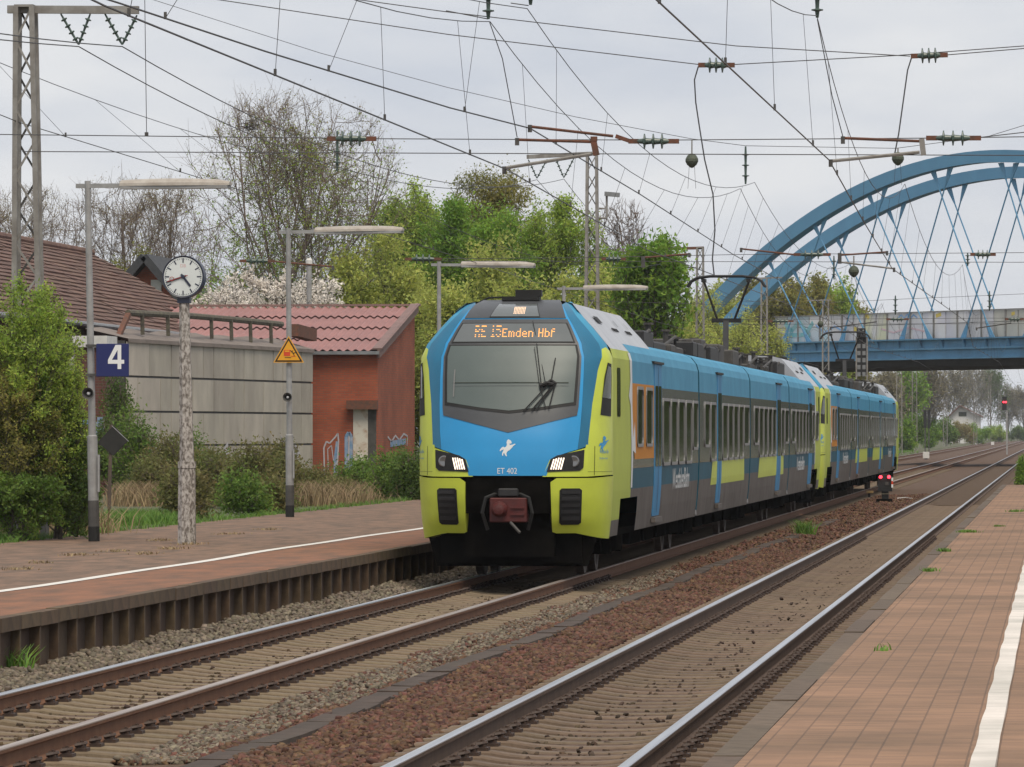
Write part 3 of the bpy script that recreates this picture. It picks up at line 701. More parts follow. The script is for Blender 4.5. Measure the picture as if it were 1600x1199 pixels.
def train(label):
    o_ = Vector((0, 0, 0))
    T = thing('train', label, 'train', (XT, NOSE, 0), 'coupled four car trainsets')
    L1_, L2_, L3_, L4_ = yp(1092), yp(1172), yp(1233), yp(1285.5)
    GAP = .16
    cab_front(T, o_)
    ends = [(1.45, L1_ - GAP), (L1_ + GAP, L2_ - GAP), (L2_ + GAP, L3_ - GAP), (L3_ + GAP, L4_ - 1.45)]
    DOOR = {0: [(1022, 1033)], 1: [(1120.5, 1127)], 2: [(1213.5, 1219.5)], 3: [(1263.5, 1268)]}
    Z2 = lambda a: 900 + a / 2.498
    WIN = {0: [(994.4, 1004.4, 1.95, 2.91), (1008.4, 1019, 1.95, 2.91), (1035, 1046.3, 1.62, 2.76), (1047.6, 1057.6, 1.62, 2.76), (1059, 1069, 1.62, 2.76), (1070.8, 1080.2, 1.62, 2.76), (1082, 1090, 1.86, 2.76)],
           1: [(Z2(a), Z2(b_), z, 2.76) for a, b_, z in ((500, 521, 1.90), (524, 545, 1.62), (570, 591, 1.62), (592.5, 612, 1.62), (613.5, 632, 1.62), (634, 652, 1.62), (654, 675, 1.9))],
           2: [(Z2(a), Z2(b_), z, 2.76) for a, b_, z in ((694, 712, 1.9), (713.5, 730, 1.62), (731.5, 747, 1.62), (749, 764, 1.62), (765.5, 780, 1.62), (800, 812, 1.62), (814, 829, 1.9))],
           3: [(Z2(a), Z2(b_), z, 2.76) for a, b_, z in ((840, 855, 1.9), (857, 870, 1.62), (871, 883, 1.62), (884, 896, 1.62), (897, 907.5, 1.62), (922, 931, 1.95), (934.5, 945, 1.95))]}
    for c in range(4):
        a, b_ = ends[c]
        bodyA = a; bodyB = b_
        if c == 0: bodyA = 4.85
        if c == 3: bodyB = L4_ - 4.85
        m = MB(); strip(m, bodyA, bodyB, 1.30, 2.92)
        # end walls and floor, roof deck
        for y in (a + .001, b_ - .001):
            if (c == 0 and y < 2) or (c == 3 and y > L4_ - 2): continue
            sec = [(s * x, y, z) for s, pts in ((1, SIDE), (-1, SIDE[::-1])) for x, z in pts]; m.add(sec, [tuple(range(len(sec)))])
        B = loc(m, o_, 'car_body', TEAL, T, fixn=False)
        loc(MB().box(-1.30, 1.30, a, b_, .60, .70), o_, 'floor', BLK2, B)
        m = MB(); strip(m, bodyA, bodyB, 1.62, 2.92, .003); loc(m, o_, 'window_band', BAND, B, fixn=False)
        m = MB(); strip(m, bodyA, bodyB, 2.92, 3.63, .0); loc(m, o_, 'upper_side', BLS, B, fixn=False, smooth=True)
        m = MB(); sk0, sk1 = bodyA, bodyB
        if c == 0: sk0 = 6.3
        if c == 3: sk1 = L4_ - 6.3
        strip(m, sk0, sk1, .63, 1.17)
        if c == 0: strip(m, 4.85, 6.3, 1.17, 1.30)
        if c == 3: strip(m, L4_ - 6.3, L4_ - 4.85, 1.17, 1.30)
        strip(m, sk0, sk1, 1.17, 1.30)
        loc(m, o_, 'skirt', SKRT, B, fixn=False)
        r0 = 10.5 if c == 0 else a; r1 = L4_ - 10.5 if c == 3 else b_
        m = MB().box(-1.16, 1.16, r0, r1, 3.55, 3.628); loc(m, o_, 'roof_deck', EQP, B)
        if c in (0, 3):
            # pale green cab side, white torn edge, roof fairing
            d0, d1, e1 = (1.43, 4.85, 10.5) if c == 0 else (L4_ - 4.85, L4_ - 1.43, L4_ - 10.5)
            zz = [1.17, 1.3, 1.66, 2.4, 2.92, 3.30, 3.44]
            zlow = [.62, .9, 1.17]
            for s in (-1, 1):
                m = MB()
                lo = (1.43, 3.0) if c == 0 else (L4_ - 3.0, L4_ - 1.43)
                for y0_, y1_, zs in ((d0, d1, zz), (lo[0], lo[1], [.86, .9, 1.17])):
                    for p, q in zip(zs[:-1], zs[1:]):
                        m.add([(s * sidex(p), y0_, p), (s * sidex(p), y1_, p), (s * sidex(q), y1_, q), (s * sidex(q), y0_, q)], [(0, 1, 2, 3)])
                loc(m, o_, 'cab_side', YGP, B, fixn=True)
            m = MB()
            if c == 0: strip(m, 1.46, 3.0, .62, .86)
            else: strip(m, L4_ - 3.0, L4_ - 1.46, .62, .86)
            loc(m, o_, 'step_panel', SKRT, B, fixn=False)
            k = 1 if c == 0 else -1; ye = 4.85 if c == 0 else L4_ - 4.85
            spanel([(ye - .35 * k, 3.42), (ye - .25 * k, 3.0), (ye - .55 * k, 2.75), (ye - .2 * k, 2.6), (ye - .05 * k, 2.0), (ye - .1 * k, 1.32), (ye + .2 * k, 1.32), (ye + .25 * k, 1.9), (ye + .8 * k, 1.85), (ye + .62 * k, 2.35), (ye + .35 * k, 2.1), (ye + .12 * k, 2.6), (ye + .1 * k, 3.42)], .007, 'torn_edge_stripe', WHT, B)
            sl = (2.15, 2.75) if c == 0 else (L4_ - 2.75, L4_ - 2.15)
            spanel(rrect(sl[0], sl[1], 2.42, 3.16, .06), .006, 'cab_side_window', GLS, B)
            # fairing: high roof over the cab
            FZ = [(1.395, 3.44), (1.345, 3.5), (1.14, 3.75), (1.0, 3.9), (.9, 4.02), (.8, 4.12), (.6, 4.17), (0, 4.2)]
            FZ = FZ + [(-x, z) for x, z in reversed(FZ[:-1])]
            fy = [1.45, 1.5, 1.7, 2.2, 6, 10.5] if c == 0 else [L4_ - y for y in (10.5, 6, 2.2, 1.7, 1.5, 1.45)]
            m = MB(); n = len(FZ); vs_ = []
            for y in fy:
                yn = y if c == 0 else L4_ - y
                for x, z in FZ:
                    zc = float(np.interp(yn, PYy[5:], PZ[5:])) if yn < 2.2 else 4.2
                    ys = y
                    need = y0f(min(z, 4.18)) + .03                        # stay behind the sloping front
                    if yn < need: ys = need if c == 0 else L4_ - need
                    vs_.append((x, ys, z))
            fs = [(j * n + i, j * n + i + 1, (j + 1) * n + i + 1, (j + 1) * n + i) for j in range(len(fy) - 1) for i in range(n - 1)]
            endj = (len(fy) - 1) if c == 0 else 0
            fs.append(tuple(endj * n + i for i in range(n)))
            m.add(vs_, fs); fa = loc(m, o_, 'roof_fairing', SILV, B, smooth=True); fa.data.set_sharp_from_angle(angle=R(30))
            m = MB()
            for q in range(5):
                for r_ in range(2):
                    y = (5.2 + r_ * 2.6 + q * .22) if c == 0 else L4_ - (5.2 + r_ * 2.6 + q * .22)
                    for s in (-1, 1): m.bar((s * 1.145, y, 3.765), (s * 1.10, y, 3.815), .08, .012)
            loc(m, o_, 'roof_vent', BLK, B)
            m = MB()
            for y in ((3.3, 4.1), (6.9, 7.0), (9.0, 9.06)):
                for s in (-1, 1):
                    ya, yb = (y if c == 0 else (L4_ - y[1], L4_ - y[0]))
                    m.add([(s * 1.06, ya, 3.865), (s * 1.06, yb, 3.865), (s * .97, yb, 3.965), (s * .97, ya, 3.965)], [(0, 1, 2, 3)])
            loc(m, o_, 'roof_seam', BLK, B, fixn=False)
            yo = (4.95, 9.45) if c == 0 else (L4_ - 9.45, L4_ - 4.95)
            if c == 0: spanel([(yo[0] + .5, 1.76), (yo[1], 1.76), (yo[1], 2.95), (yo[0], 2.95), (yo[0] + .1, 2.3)], .0055, 'orange_panel', ORNG, B)
        for x0, x1 in DOOR[c]:
            ya, yb = yp(x0), yp(x1); mid = (ya + yb) / 2
            spanel(rrect(ya, yb, .80, 3.30, .06), .012, 'door', DBLU, B, .012)
            for q0, q1 in ((ya + .12, mid - .06), (mid + .06, yb - .12)):
                spanel(rrect(q0, q1, 1.62, 2.95, .06), .018, 'door_window', GLS, B, .006)
            spanel([(mid - .025, .86), (mid + .025, .86), (mid + .025, 3.26), (mid - .025, 3.26)], .020, 'door_seal', BLK, B)
            for s in (-1, 1):
                loc(MB().box(min(s * 1.39, s * 1.46), max(s * 1.39, s * 1.46), ya, yb, .70, .78), o_, 'door_step', SKRT, B)
                loc(MB().box(min(s * 1.41, s * 1.47), max(s * 1.41, s * 1.47), ya - .3, yb + .3, 3.31, 3.35), o_, 'door_rain_strip', BLK, B)
        for x0, x1, z0, z1 in WIN[c]: window(B, yp(x0) + .02, yp(x1) - .02, z0, z1, o_)
        if c in (1, 2):
            ya, yb = (yp(Z2(527)), yp(Z2(658))) if c == 1 else (yp(Z2(712)), yp(Z2(811)))
            spanel([(ya, 1.17), (yb, 1.17), (yb - .2, 1.62), (ya + .4, 1.62)], .0045, 'yellow_panel', YG, B)
        if c in (0, 3):
            xa, xb = (1051, 1077) if c == 0 else (1245, 1257); tm = text_mesh('WestfalenBahn', .36, width=yp(xb) - yp(xa), bold=.012); tm.materials.append(WHT)
            for s in (-1, 1):
                t2_ = tm.copy() if s < 0 else tm
                cy = (yp(xa) + yp(xb)) / 2
                for v in t2_.vertices: v.co = (s * (sidex(1.38 + v.co.y) + .008), cy + s * v.co.x, 1.38 + v.co.y)
                o = link('lettering', t2_, B); o.location = (0, 0, 0)
        # roof equipment
        rr = random.Random(c * 5 + 1); y = r0 + .4; k = 0
        while y < r1 - 1.5:
            ln = rr.uniform(1.2, 3.4); h = rr.choice([.16, .34, .42, .30]) if c in (0, 1) else rr.choice([.14, .2, .34]); wd = rr.uniform(.75, 1.08)
            if c == 2 and abs(y - (52.6 - 1.2)) < 3.0: h = .1
            m = MB().box(-wd, wd, y, min(y + ln, r1 - .3), 3.632, 3.632 + h)
            loc(m, o_, 'roof_unit', EQP if k % 3 else EQG, B, bevel=.03)
            if k % 2:
                m = MB()
                for q in range(3): m.lathe((rr.uniform(.5, 1.05), y + ln * .5 + q * .3, 3.632), (0, 0, 1), [(0, .05), (.3 + .06 * q, .05), (.3 + .06 * q, .09), (.34 + .06 * q, .09)], 8)
                m.tube([(.9, y, 3.75), (1.0, y + ln * .6, 3.95), (.9, y + ln, 3.75)], .03, 6)
                loc(m, o_, 'roof_fitting', EQG, B)
            y += ln + rr.uniform(.25, .7); k += 1
        # hull bottom equipment
        m = MB(); y = a + (6 if c == 0 else 2.2)
        while y < b_ - 4: m.box(-1.2, 1.2, y, y + 2.2, .38, .66); y += 2.9
        loc(m, o_, 'underfloor_unit', BLK2, B)
    for k, y in enumerate((L1_, L2_, L3_)):
        m = MB()
        for q in range(4):
            y0_ = y - GAP + q * GAP / 2
            sec = [(s * (x - .05 - .03 * (q % 2)), z) for s, pts in ((1, SIDE), (-1, SIDE[::-1])) for x, z in pts]
            m.prism(sec, lambda a_, b2: (a_, y0_, b2), lambda a_, b2: (a_, y0_ + GAP / 2 - .004, b2))
        loc(m, o_, 'gangway_bellows', BLK, T)
        loc(MB().lathe((1.30, y, .62), (0, 0, 1), [(0, .05), (.04, .10), (.12, .09), (.16, .03)], 10), o_, 'damper', STL, T)
    # rear cab: same shell turned round
    E = thing('rear_cab_holder', 'x', 'x', (XT, NOSE, 0))
    cab_front(E, o_, rear=True)
    for ch in list(E.children):
        ch.parent = T; ch.matrix_parent_inverse = Matrix.Identity(4)
        ch.rotation_euler = (0, 0, math.pi); ch.location = (0, L4_, 0)
    bpy.data.objects.remove(E)
    for y in (4.6, L1_, L2_, L3_, L4_ - 4.6): bogie(T, y, o_)
    # pantograph
    yb = 52.6
    m = MB()
    m.box(-.75, .75, yb - 1.4, yb + .6, 3.78, 3.84)
    for sx in (-.6, .6):
        for q in (-1.2, .4): m.lathe((sx, yb + q, 3.63), (0, 0, 1), [(0, .08), (.05, .08), (.06, .12), (.10, .07), (.12, .12), (.15, .07)], 10)
    Pn = loc(m, o_, 'pantograph', EQP, T)
    loc(MB().bar((0, yb - 1.1, 3.84), (-.08, yb + .3, 4.93), .14, .12), o_, 'lower_arm', EQP, Pn)
    loc(MB().box(-.42, .30, yb + .2, yb + .4, 4.88, 4.98), o_, 'knee', EQP, Pn)
    m = MB()
    for s in (-1, 1): m.tube([(s * .22 - .08, yb + .3, 4.98), (s * .55, yb - .75, 5.86)], .030, 6)
    loc(m, o_, 'upper_arm', EQG, Pn)
    m = MB()
    for dy in (-.25, .25):
        m.tube([(-.95, yb - .8 + dy, 5.72), (-.86, yb - .8 + dy, 5.86), (-.70, yb - .8 + dy, 5.95), (-.4, yb - .8 + dy, 5.985), (.4, yb - .8 + dy, 5.985), (.70, yb - .8 + dy, 5.95), (.86, yb - .8 + dy, 5.86), (.95, yb - .8 + dy, 5.72)], .028, 6)
    for s in (-1, 1): m.bar((s * .55, yb - 1.05, 5.88), (s * .55, yb - .55, 5.88), .1, .08)
    loc(m, o_, 'contact_head', EQP, Pn)
    return T, L4_
TR, TLEN = train('nearest trainset with lit headlamps, horse emblem and ET 402 on its blue front')
TR2 = copy_tree(TR)
TR2.location = (XT, NOSE + TLEN + .35, 0); TR2['label'] = 'trainset coupled behind the one with the lit headlamps, reaching towards the arch bridge'
for ch in list(TR2.children):
    if ch.name.startswith('headlight_unit'):
        for q in list(ch.children):
            if q.name.startswith('light_bar'): bpy.data.objects.remove(q)
    elif ch.name.startswith('front_panel'):
        for q in list(ch.children):
            if q.name.startswith(('display_text', 'number_dots', 'wiper')): bpy.data.objects.remove(q)

# ================================================================== platform furniture
GALV = pmat('galvanised_steel', (.36, .36, .36), (.27, .265, .26), scale=5, rough=.6, metal=.25, bump=.08, bscale=50)
GALD = pmat('mast_steel', (.30, .29, .275), (.19, .175, .16), scale=3, rough=.75, metal=.2)
DKST = pmat('dark_steel', (.05, .048, .046), (.08, .075, .07), scale=8, rough=.6)
RSTY = pmat('rusty_steel', (.16, .06, .035), (.09, .05, .035), scale=9, rough=.85)
SIGNW = pmat('sign_white', (.74, .75, .76), rough=.45)
SIGNB = pmat('sign_blue', (.012, .018, .11), rough=.4)
CLKF = pmat('clock_face', (.66, .70, .70), (.60, .64, .64), scale=3, rough=.35)
CLKB = pmat('clock_case', (.022, .028, .055), rough=.45)
RED = pmat('hand_red', (.28, .035, .025), rough=.5)
SYEL = pmat('sign_yellow', (.72, .34, .015), rough=.45)
SRED = pmat('sign_red', (.60, .06, .015), rough=.5)
DOME = pmat('lamp_cover', (.42, .385, .34), (.31, .27, .23), scale=6, rough=.5)
OLDC = pmat('flaking_concrete', (.44, .41, .385), (.14, .12, .105), scale=24, rough=.92, bump=.5, bscale=35, contrast=(.42, .60), stretch=(1, 1, .55))

def lamp_post(base, top, tip, label, scale=1.0):
    base = Vector(base); top = Vector(top); tip = Vector(tip)
    T = thing('platform_lamp', label, 'lamp post', base, 'platform lamps in a row')
    h = (top - base).length; d = (top - base).normalized()
    m = MB().lathe(base, d, [(0, .085), (1.7, .085), (1.72, .062), (h, .05)], 14); m.build('post', GALV, T, smooth=False)
    MB().lathe(base, d, [(0, .093), (.24, .093)], 14).build('post_foot', BLK, T)
    MB().lathe(base + d * .24, d, [(0, .0905), (.42, .0905)], 14).build('post_sleeve', DKST, T)
    MB().box(base.x + .07, base.x + .10, base.y - .08, base.y - .02, base.z + .8, base.z + 1.4).build('cable_door', GALV, T)
    a = (tip - top); a.z = 0; L = a.length; a.normalize(); up = (tip.z - top.z) / L
    P = lambda t, z=0: top + a * (t * L) + Vector((0, 0, up * t * L + z - .08))
    MB().bar(P(-.08), P(.30), .06, .07).build('arm', GALV, T)
    n = 9; b0 = []
    H = MB(); sec = [(-.13, 0), (-.12, .05), (-.07, .10), (0, .12), (.07, .10), (.12, .05), (.13, 0)]
    sd_ = Vector((-a.y, a.x, 0)); vs_ = []
    for i in range(n):
        t = lerp(.24, 1.0, i / (n - 1)); k = .75 + .25 * math.sin(math.pi * min(1, i / (n - 1) * .9 + .1)); k = k if i < n - 1 else .55
        for q, z in sec: vs_.append(P(t, z * k - .01) + sd_ * q * k)
    c = len(sec)
    H.add(vs_, [(i * c + j, i * c + j + 1, (i + 1) * c + j + 1, (i + 1) * c + j) for i in range(n - 1) for j in range(c - 1)] + [tuple(range(c)), tuple((n - 1) * c + j for j in range(c))])
    H.build('lamp_cover', DOME, T)
    MB().bar(P(.245, -.035), P(.99, -.035), .22, .05).build('lamp_tray', GALV, T)
    return T
def post_at(px, py, z=PLZ): return PG(px, py, z)
b1 = post_at(147, 846); t1_ = PY(137, 283, b1.y)
lamp1 = lamp_post(b1, t1_, PY(360, 281, b1.y - .5) , 'tall lamp post that carries the blue 4 sign')
b2 = post_at(453, 808); lamp2 = lamp_post(b2, PY(450.5, 357, b2.y), PY(630, 354, b2.y - .5), 'lamp post that carries the yellow warning triangle')
t3_ = PY(686, 409, 131.5); lamp3 = lamp_post((t3_.x, t3_.y, PLZ), t3_, PY(836, 410, 131), 'lamp post behind the brick shed gable, its foot hidden by the train')
t4_ = PY(881, 447, 152); lamp4 = lamp_post((t4_.x, t4_.y, PLZ), t4_, PY(1012, 446, 151.5), 'lamp whose head shows just above the silver cab roof')

def flat(me, name, mat, loc_, parent=None, flip=False):
    """a flat mesh in local xy stood upright, facing the camera (-Y)"""
    for v in me.vertices: v.co = (v.co.x, 0, v.co.y)
    me.materials.clear(); me.materials.append(mat); return link(name, me, parent, loc_)
# blue platform number sign
c = PY(176, 563, b1.y - .12)
S = thing('platform_number_sign', 'square blue sign with a white 4 on the lamp post', 'sign', c)
hw = 26 * b1.y / FPX
MB().box(c.x - hw, c.x + hw, c.y - .02, c.y + .02, c.z - hw, c.z + hw).build('sign_board', SIGNB, S, bevel=.006)
m = MB(); f4 = lambda a_, b_: (c.x + (a_ - 325) / 110 * hw, c.y - .024, c.z - (b_ - 439) / 109 * hw)
for q in ([(360, 338), (385, 338), (385, 498), (360, 498)], [(295, 437), (360, 437), (360, 463), (295, 463)], [(385, 437), (405, 437), (405, 463), (385, 463)], [(295, 437), (346, 338), (360, 338), (360, 372), (322, 437)]):
    m.add([f4(*p) for p in q], [tuple(range(len(q) - 1, -1, -1))])
m.build('numeral', SIGNW, S, fixn=False)
for z in (c.z + hw - .03, c.z - hw + .03): MB().box(c.x - hw - .18, c.x - hw + .05, c.y + .02, c.y + .06, z - .02, z + .02).build('bracket', DKST, S)
def speaker(px, py, bp, label):
    c = PY(px, py, bp.y - .28); S = thing('loudspeaker', label, 'loudspeaker', c, 'horn loudspeakers on lamp posts')
    k = .095
    horn = MB(); horn.lathe(c, (0, -1, 0), [(-.16, .035), (-.05, .045), (.05, .075), (.10, k), (.105, k), (.10, k - .012), (.03, .06), (-.02, .03)], 20); horn.build('horn', DKST, S)
    MB().lathe(c, (0, -1, 0), [(-.03, .030), (.05, .026), (.06, .01)], 12).build('cone', SIGNW, S)
    MB().bar(c + Vector((.02, .12, 0)), (bp.x + .0, bp.y - .06, c.z), .03).build('bracket', GALV, S)
speaker(139, 615, b1, 'round black horn loudspeaker below the blue 4 sign')
speaker(450, 621, b2, 'round black horn loudspeaker below the yellow triangle')
# warning triangle
c = PY(451, 547, b2.y - .11); S = thing('warning_sign', 'yellow triangular warning sign with train and falling figure', 'sign', c); u = b2.y / FPX
def tri(k, dy, name, mat, par):
    A = [(0, 22 * k + (1 - k) * 6), (-24.5 * k, -20 * k + (1 - k) * 6 - 0), (24.5 * k, -20 * k + (1 - k) * 6)]
    A = [(0, 22), (-24.5, -20), (24.5, -20)]; cx, cy = 0, -6
    A = [(cx + (a - cx) * k, cy + (b_ - cy) * k) for a, b_ in A]
    return MB().prism(A, lambda a, b_: (c.x + a * u, c.y - dy, c.z + b_ * u), lambda a, b_: (c.x + a * u, c.y - dy + .012, c.z + b_ * u)).build(name, mat, par)
tri(1.0, 0, 'sign_board', SYEL, S); tri(.90, .004, 'black_border', BLK, S); tri(.74, .008, 'yellow_field', SYEL, S)
m = MB()
def pic(x0, x1, z0, z1, mat, name): MB().box(c.x + x0 * u, c.x + x1 * u, c.y - .013, c.y - .009, c.z + z0 * u, c.z + z1 * u).build(name, mat, S)
pic(-7.5, 2.5, -9.5, 0, SRED, 'pictogram_train'); 
MB().box(c.x - 6 * u, c.x + 1.2 * u, c.y - .016, c.y - .0132, c.z - 3.2 * u, c.z - 1.0 * u).build('pictogram_train_window', SYEL, S)
pic(-6, 4, -12.5, -11.6, BLK, 'pictogram_rail'); pic(4, 11, -10.4, -9.6, SRED, 'pictogram_edge')
m = MB()
for a, b_ in (((4, -2), (8, -6)), ((8, -6), (9.2, -10)), ((7, -5), (11.5, -4.2)), ((4, -2), (3, -.5)), ((5, -3), (7, -1))):
    m.bar((c.x + a[0] * u, c.y - .011, c.z + a[1] * u), (c.x + b_[0] * u, c.y - .011, c.z + b_[1] * u), 1.1 * u, .003, up=(0, 1, 0))
m.build('pictogram_figure', BLK, S)
# clock on its concrete column
b = post_at(292, 850); ct = PY(288, 433, b.y)
K = thing('platform_clock', 'round station clock on a flaking concrete column', 'clock', b)
def col(z0, r0, z1, r1, x0=0, x1=0):
    m = MB(); n = 8
    vs_ = [(b.x + x0 + r0 * math.cos(R(22.5 + 45 * k)), b.y + r0 * math.sin(R(22.5 + 45 * k)), z0) for k in range(n)] + [(b.x + x1 + r1 * math.cos(R(22.5 + 45 * k)), b.y + r1 * math.sin(R(22.5 + 45 * k)), z1) for k in range(n)]
    return m.add(vs_, [(k, (k + 1) % n, n + (k + 1) % n, n + k) for k in range(n)] + [tuple(range(n - 1, -1, -1)), tuple(range(n, 2 * n))])
zc = b.z + 1.30; col(PLZ - .02, .150, zc - .1, .138).build('column_base', OLDC, K); col(zc - .1, .148, zc, .148).build('column_ring', OLDC, K)
zt = PY(288, 474, b.y).z; dx = ct.x - b.x
col(zc, .118, zt, .083, 0, dx).build('column_shaft', OLDC, K)
rc = 33.5 * b.y / FPX
MB().box(ct.x - .10, ct.x + .10, ct.y - .09, ct.y + .09, zt, zt + .14).build('clock_mount', CLKB, K)
D = MB().lathe(ct + Vector((0, -.11, 0)), (0, 1, 0), [(0, rc - .03), (-.015, rc - .005), (0, rc), (.22, rc), (.235, rc - .005), (.22, rc - .03)], 48).build('clock_case', CLKB, K)
fy = ct.y - .112
MB().lathe((ct.x, fy, ct.z), (0, -1, 0), [(0, rc - .028), (.006, rc - .028)], 48).build('clock_face', CLKF, K)
m = MB()
for i in range(60):
    a = R(6 * i); r0, r1, wd = (rc * .66, rc * .88, .020) if i % 5 == 0 else (rc * .82, rc * .88, .008)
    m.bar((ct.x + r0 * math.sin(a), fy - .008, ct.z + r0 * math.cos(a)), (ct.x + r1 * math.sin(a), fy - .008, ct.z + r1 * math.cos(a)), wd, .003, up=(0, 1, 0))
tag(m.build('minute_marks', CLKB, K), kind='stuff')
def hand(deg, r0, r1, wd, mat, name, dy):
    a = R(deg); MB().bar((ct.x + r0 * math.sin(a), fy - dy, ct.z + r0 * math.cos(a)), (ct.x + r1 * math.sin(a), fy - dy, ct.z + r1 * math.cos(a)), wd, .004, up=(0, 1, 0)).build(name, mat, K)
hand(142, -.05, rc * .56, .034, CLKB, 'hour_hand', .014); hand(252, -.05, rc * .84, .026, CLKB, 'minute_hand', .019); hand(253.5, -.08, rc * .78, .012, RED, 'second_hand', .024)
a = R(259); m = MB(); q = Vector((ct.x + rc * .54 * math.sin(a), fy - .024, ct.z + rc * .54 * math.cos(a)))
m.tube([q + Vector((.032 * math.cos(t), 0, .032 * math.sin(t))) for t in np.linspace(0, 2 * math.pi, 17)], .005, 5); m.build('second_hand_ring', RED, K)
MB().lathe((ct.x, fy, ct.z), (0, -1, 0), [(0, .032), (.03, .03), (.032, .01)], 14).build('hub', CLKB, K)
flat(text_mesh('DB', .05), 'clock_mark', pmat('faded_red', (.62, .40, .40), rough=.5), (ct.x, fy - .0075, ct.z + rc * .52), K)
# diamond sign seen from behind, on a timber post
bq = PG(170, 797, .32); S = thing('diamond_sign', 'diamond shaped board seen from behind on a brown post', 'sign', bq)
tq = PY(174, 667, bq.y); MB().bar(bq - Vector((0, 0, .2)), tq + Vector((0, 0, .05)), .075, .075, up=(0, 1, 0)).build('post', pmat('post_brown', (.11, .08, .06), (.07, .05, .04), scale=6, rough=.9), S)
cc = PY(177, 690, bq.y - .07); k = 25 * bq.y / FPX
MB().prism([(0, k * 1.0), (k * .92, .02), (.0, -k * .92), (-k, -.02)], lambda a, b_: (cc.x + a, cc.y + .02 + .15 * a, cc.z + b_), lambda a, b_: (cc.x + a, cc.y + .045 + .15 * a, cc.z + b_)).build('board', pmat('board_black', (.014, .013, .012), (.022, .02, .018), scale=6, rough=.8), S)
MB().bar((cc.x - .04, cc.y + .01, cc.z + k), (cc.x + k * .95, cc.y + .08, cc.z), .012, .015).build('board_edge', GALV, S)

# ================================================================== buildings behind the platform
def brickmat(name, c1, c2, mortar, bw=.25, bh=.083, weather=(.7, 1.1)):
    m = bpy.data.materials.new(name); m.use_nodes = True; t = m.node_tree; b_ = t.nodes['Principled BSDF']; L = t.links.new
    tcn = N('ShaderNodeTexCoord', t); sp = N('ShaderNodeSeparateXYZ', t); L(tcn.outputs['Object'], sp.inputs[0])
    ad = N('ShaderNodeMath', t, operation='ADD'); L(sp.outputs[0], ad.inputs[0]); L(sp.outputs[1], ad.inputs[1])
    cb = N('ShaderNodeCombineXYZ', t); L(ad.outputs[0], cb.inputs[0]); L(sp.outputs[2], cb.inputs[1])
    br = N('ShaderNodeTexBrick', t); br.inputs['Scale'].default_value = 1; br.inputs['Brick Width'].default_value = bw; br.inputs['Row Height'].default_value = bh; br.inputs['Mortar Size'].default_value = .010
    br.inputs['Color1'].default_value = (*c1, 1); br.inputs['Color2'].default_value = (*c2, 1); br.inputs['Mortar'].default_value = (*mortar, 1); L(cb.outputs[0], br.inputs['Vector'])
    n = N('ShaderNodeTexNoise', t); n.inputs['Scale'].default_value = .8; n.inputs['Detail'].default_value = 7; L(tcn.outputs['Object'], n.inputs['Vector'])
    mr = N('ShaderNodeMapRange', t); mr.inputs['From Min'].default_value = .3; mr.inputs['From Max'].default_value = .7; mr.inputs['To Min'].default_value = weather[0]; mr.inputs['To Max'].default_value = weather[1]; L(n.outputs['Fac'], mr.inputs['Value'])
    mxn = N('ShaderNodeMix', t, data_type='RGBA', blend_type='MULTIPLY'); mxn.inputs[0].default_value = 1; L(br.outputs['Color'], mxn.inputs[6]); L(mr.outputs[0], mxn.inputs[7]); L(mxn.outputs[2], b_.inputs['Base Color'])
    bp = N('ShaderNodeBump', t); bp.inputs['Strength'].default_value = .5; bp.inputs['Distance'].default_value = .01; bp.invert = True; L(br.outputs['Fac'], bp.inputs['Height']); L(bp.outputs[0], b_.inputs['Normal']); b_.inputs['Roughness'].default_value = .9
    return m
BRK = brickmat('red_brick', (.38, .092, .042), (.30, .073, .037), (.21, .10, .064))
BRK2 = brickmat('brown_brick', (.14, .048, .036), (.10, .038, .03), (.12, .085, .07))
TILE = pmat('brown_roof_tile', (.155, .088, .066), (.115, .066, .052), scale=.9, rough=.85, island=.12, bump=.2, bscale=12)
CORR = pmat('red_corrugated', (.33, .155, .14), (.26, .125, .115), scale=.7, rough=.6, stretch=(1, 1, 1))
TRIM = pmat('verge_trim', (.22, .135, .12), (.17, .11, .10), scale=2, rough=.7)
ZINC = pmat('zinc', (.25, .26, .27), (.19, .195, .20), scale=3, rough=.5, metal=.3)
FIBRE = pmat('fibre_cement', (.47, .425, .36), (.31, .28, .24), scale=.9, rough=.9, bump=.1, bscale=8, rand=.13, stretch=(1, 1, .5), contrast=(.3, .7))
FLASH = pmat('flashing', (.20, .165, .145), (.14, .115, .10), scale=1.5, rough=.8)
MOSS = pmat('mossy_timber', (.13, .12, .085), (.07, .06, .05), scale=5, rough=.95)
WFRM = pmat('white_fascia', (.66, .65, .63), (.55, .54, .52), scale=4, rough=.6)
RUSTW = pmat('rust_on_white', (.58, .54, .47), (.34, .18, .10), scale=3, rough=.8, contrast=(.5, .75))
GRAF = pmat('graffiti_white', (.50, .48, .50), (.40, .38, .42), scale=5, rough=.7)
GRAFB = pmat('graffiti_blue', (.10, .24, .42), (.36, .38, .46), scale=3, rough=.7)
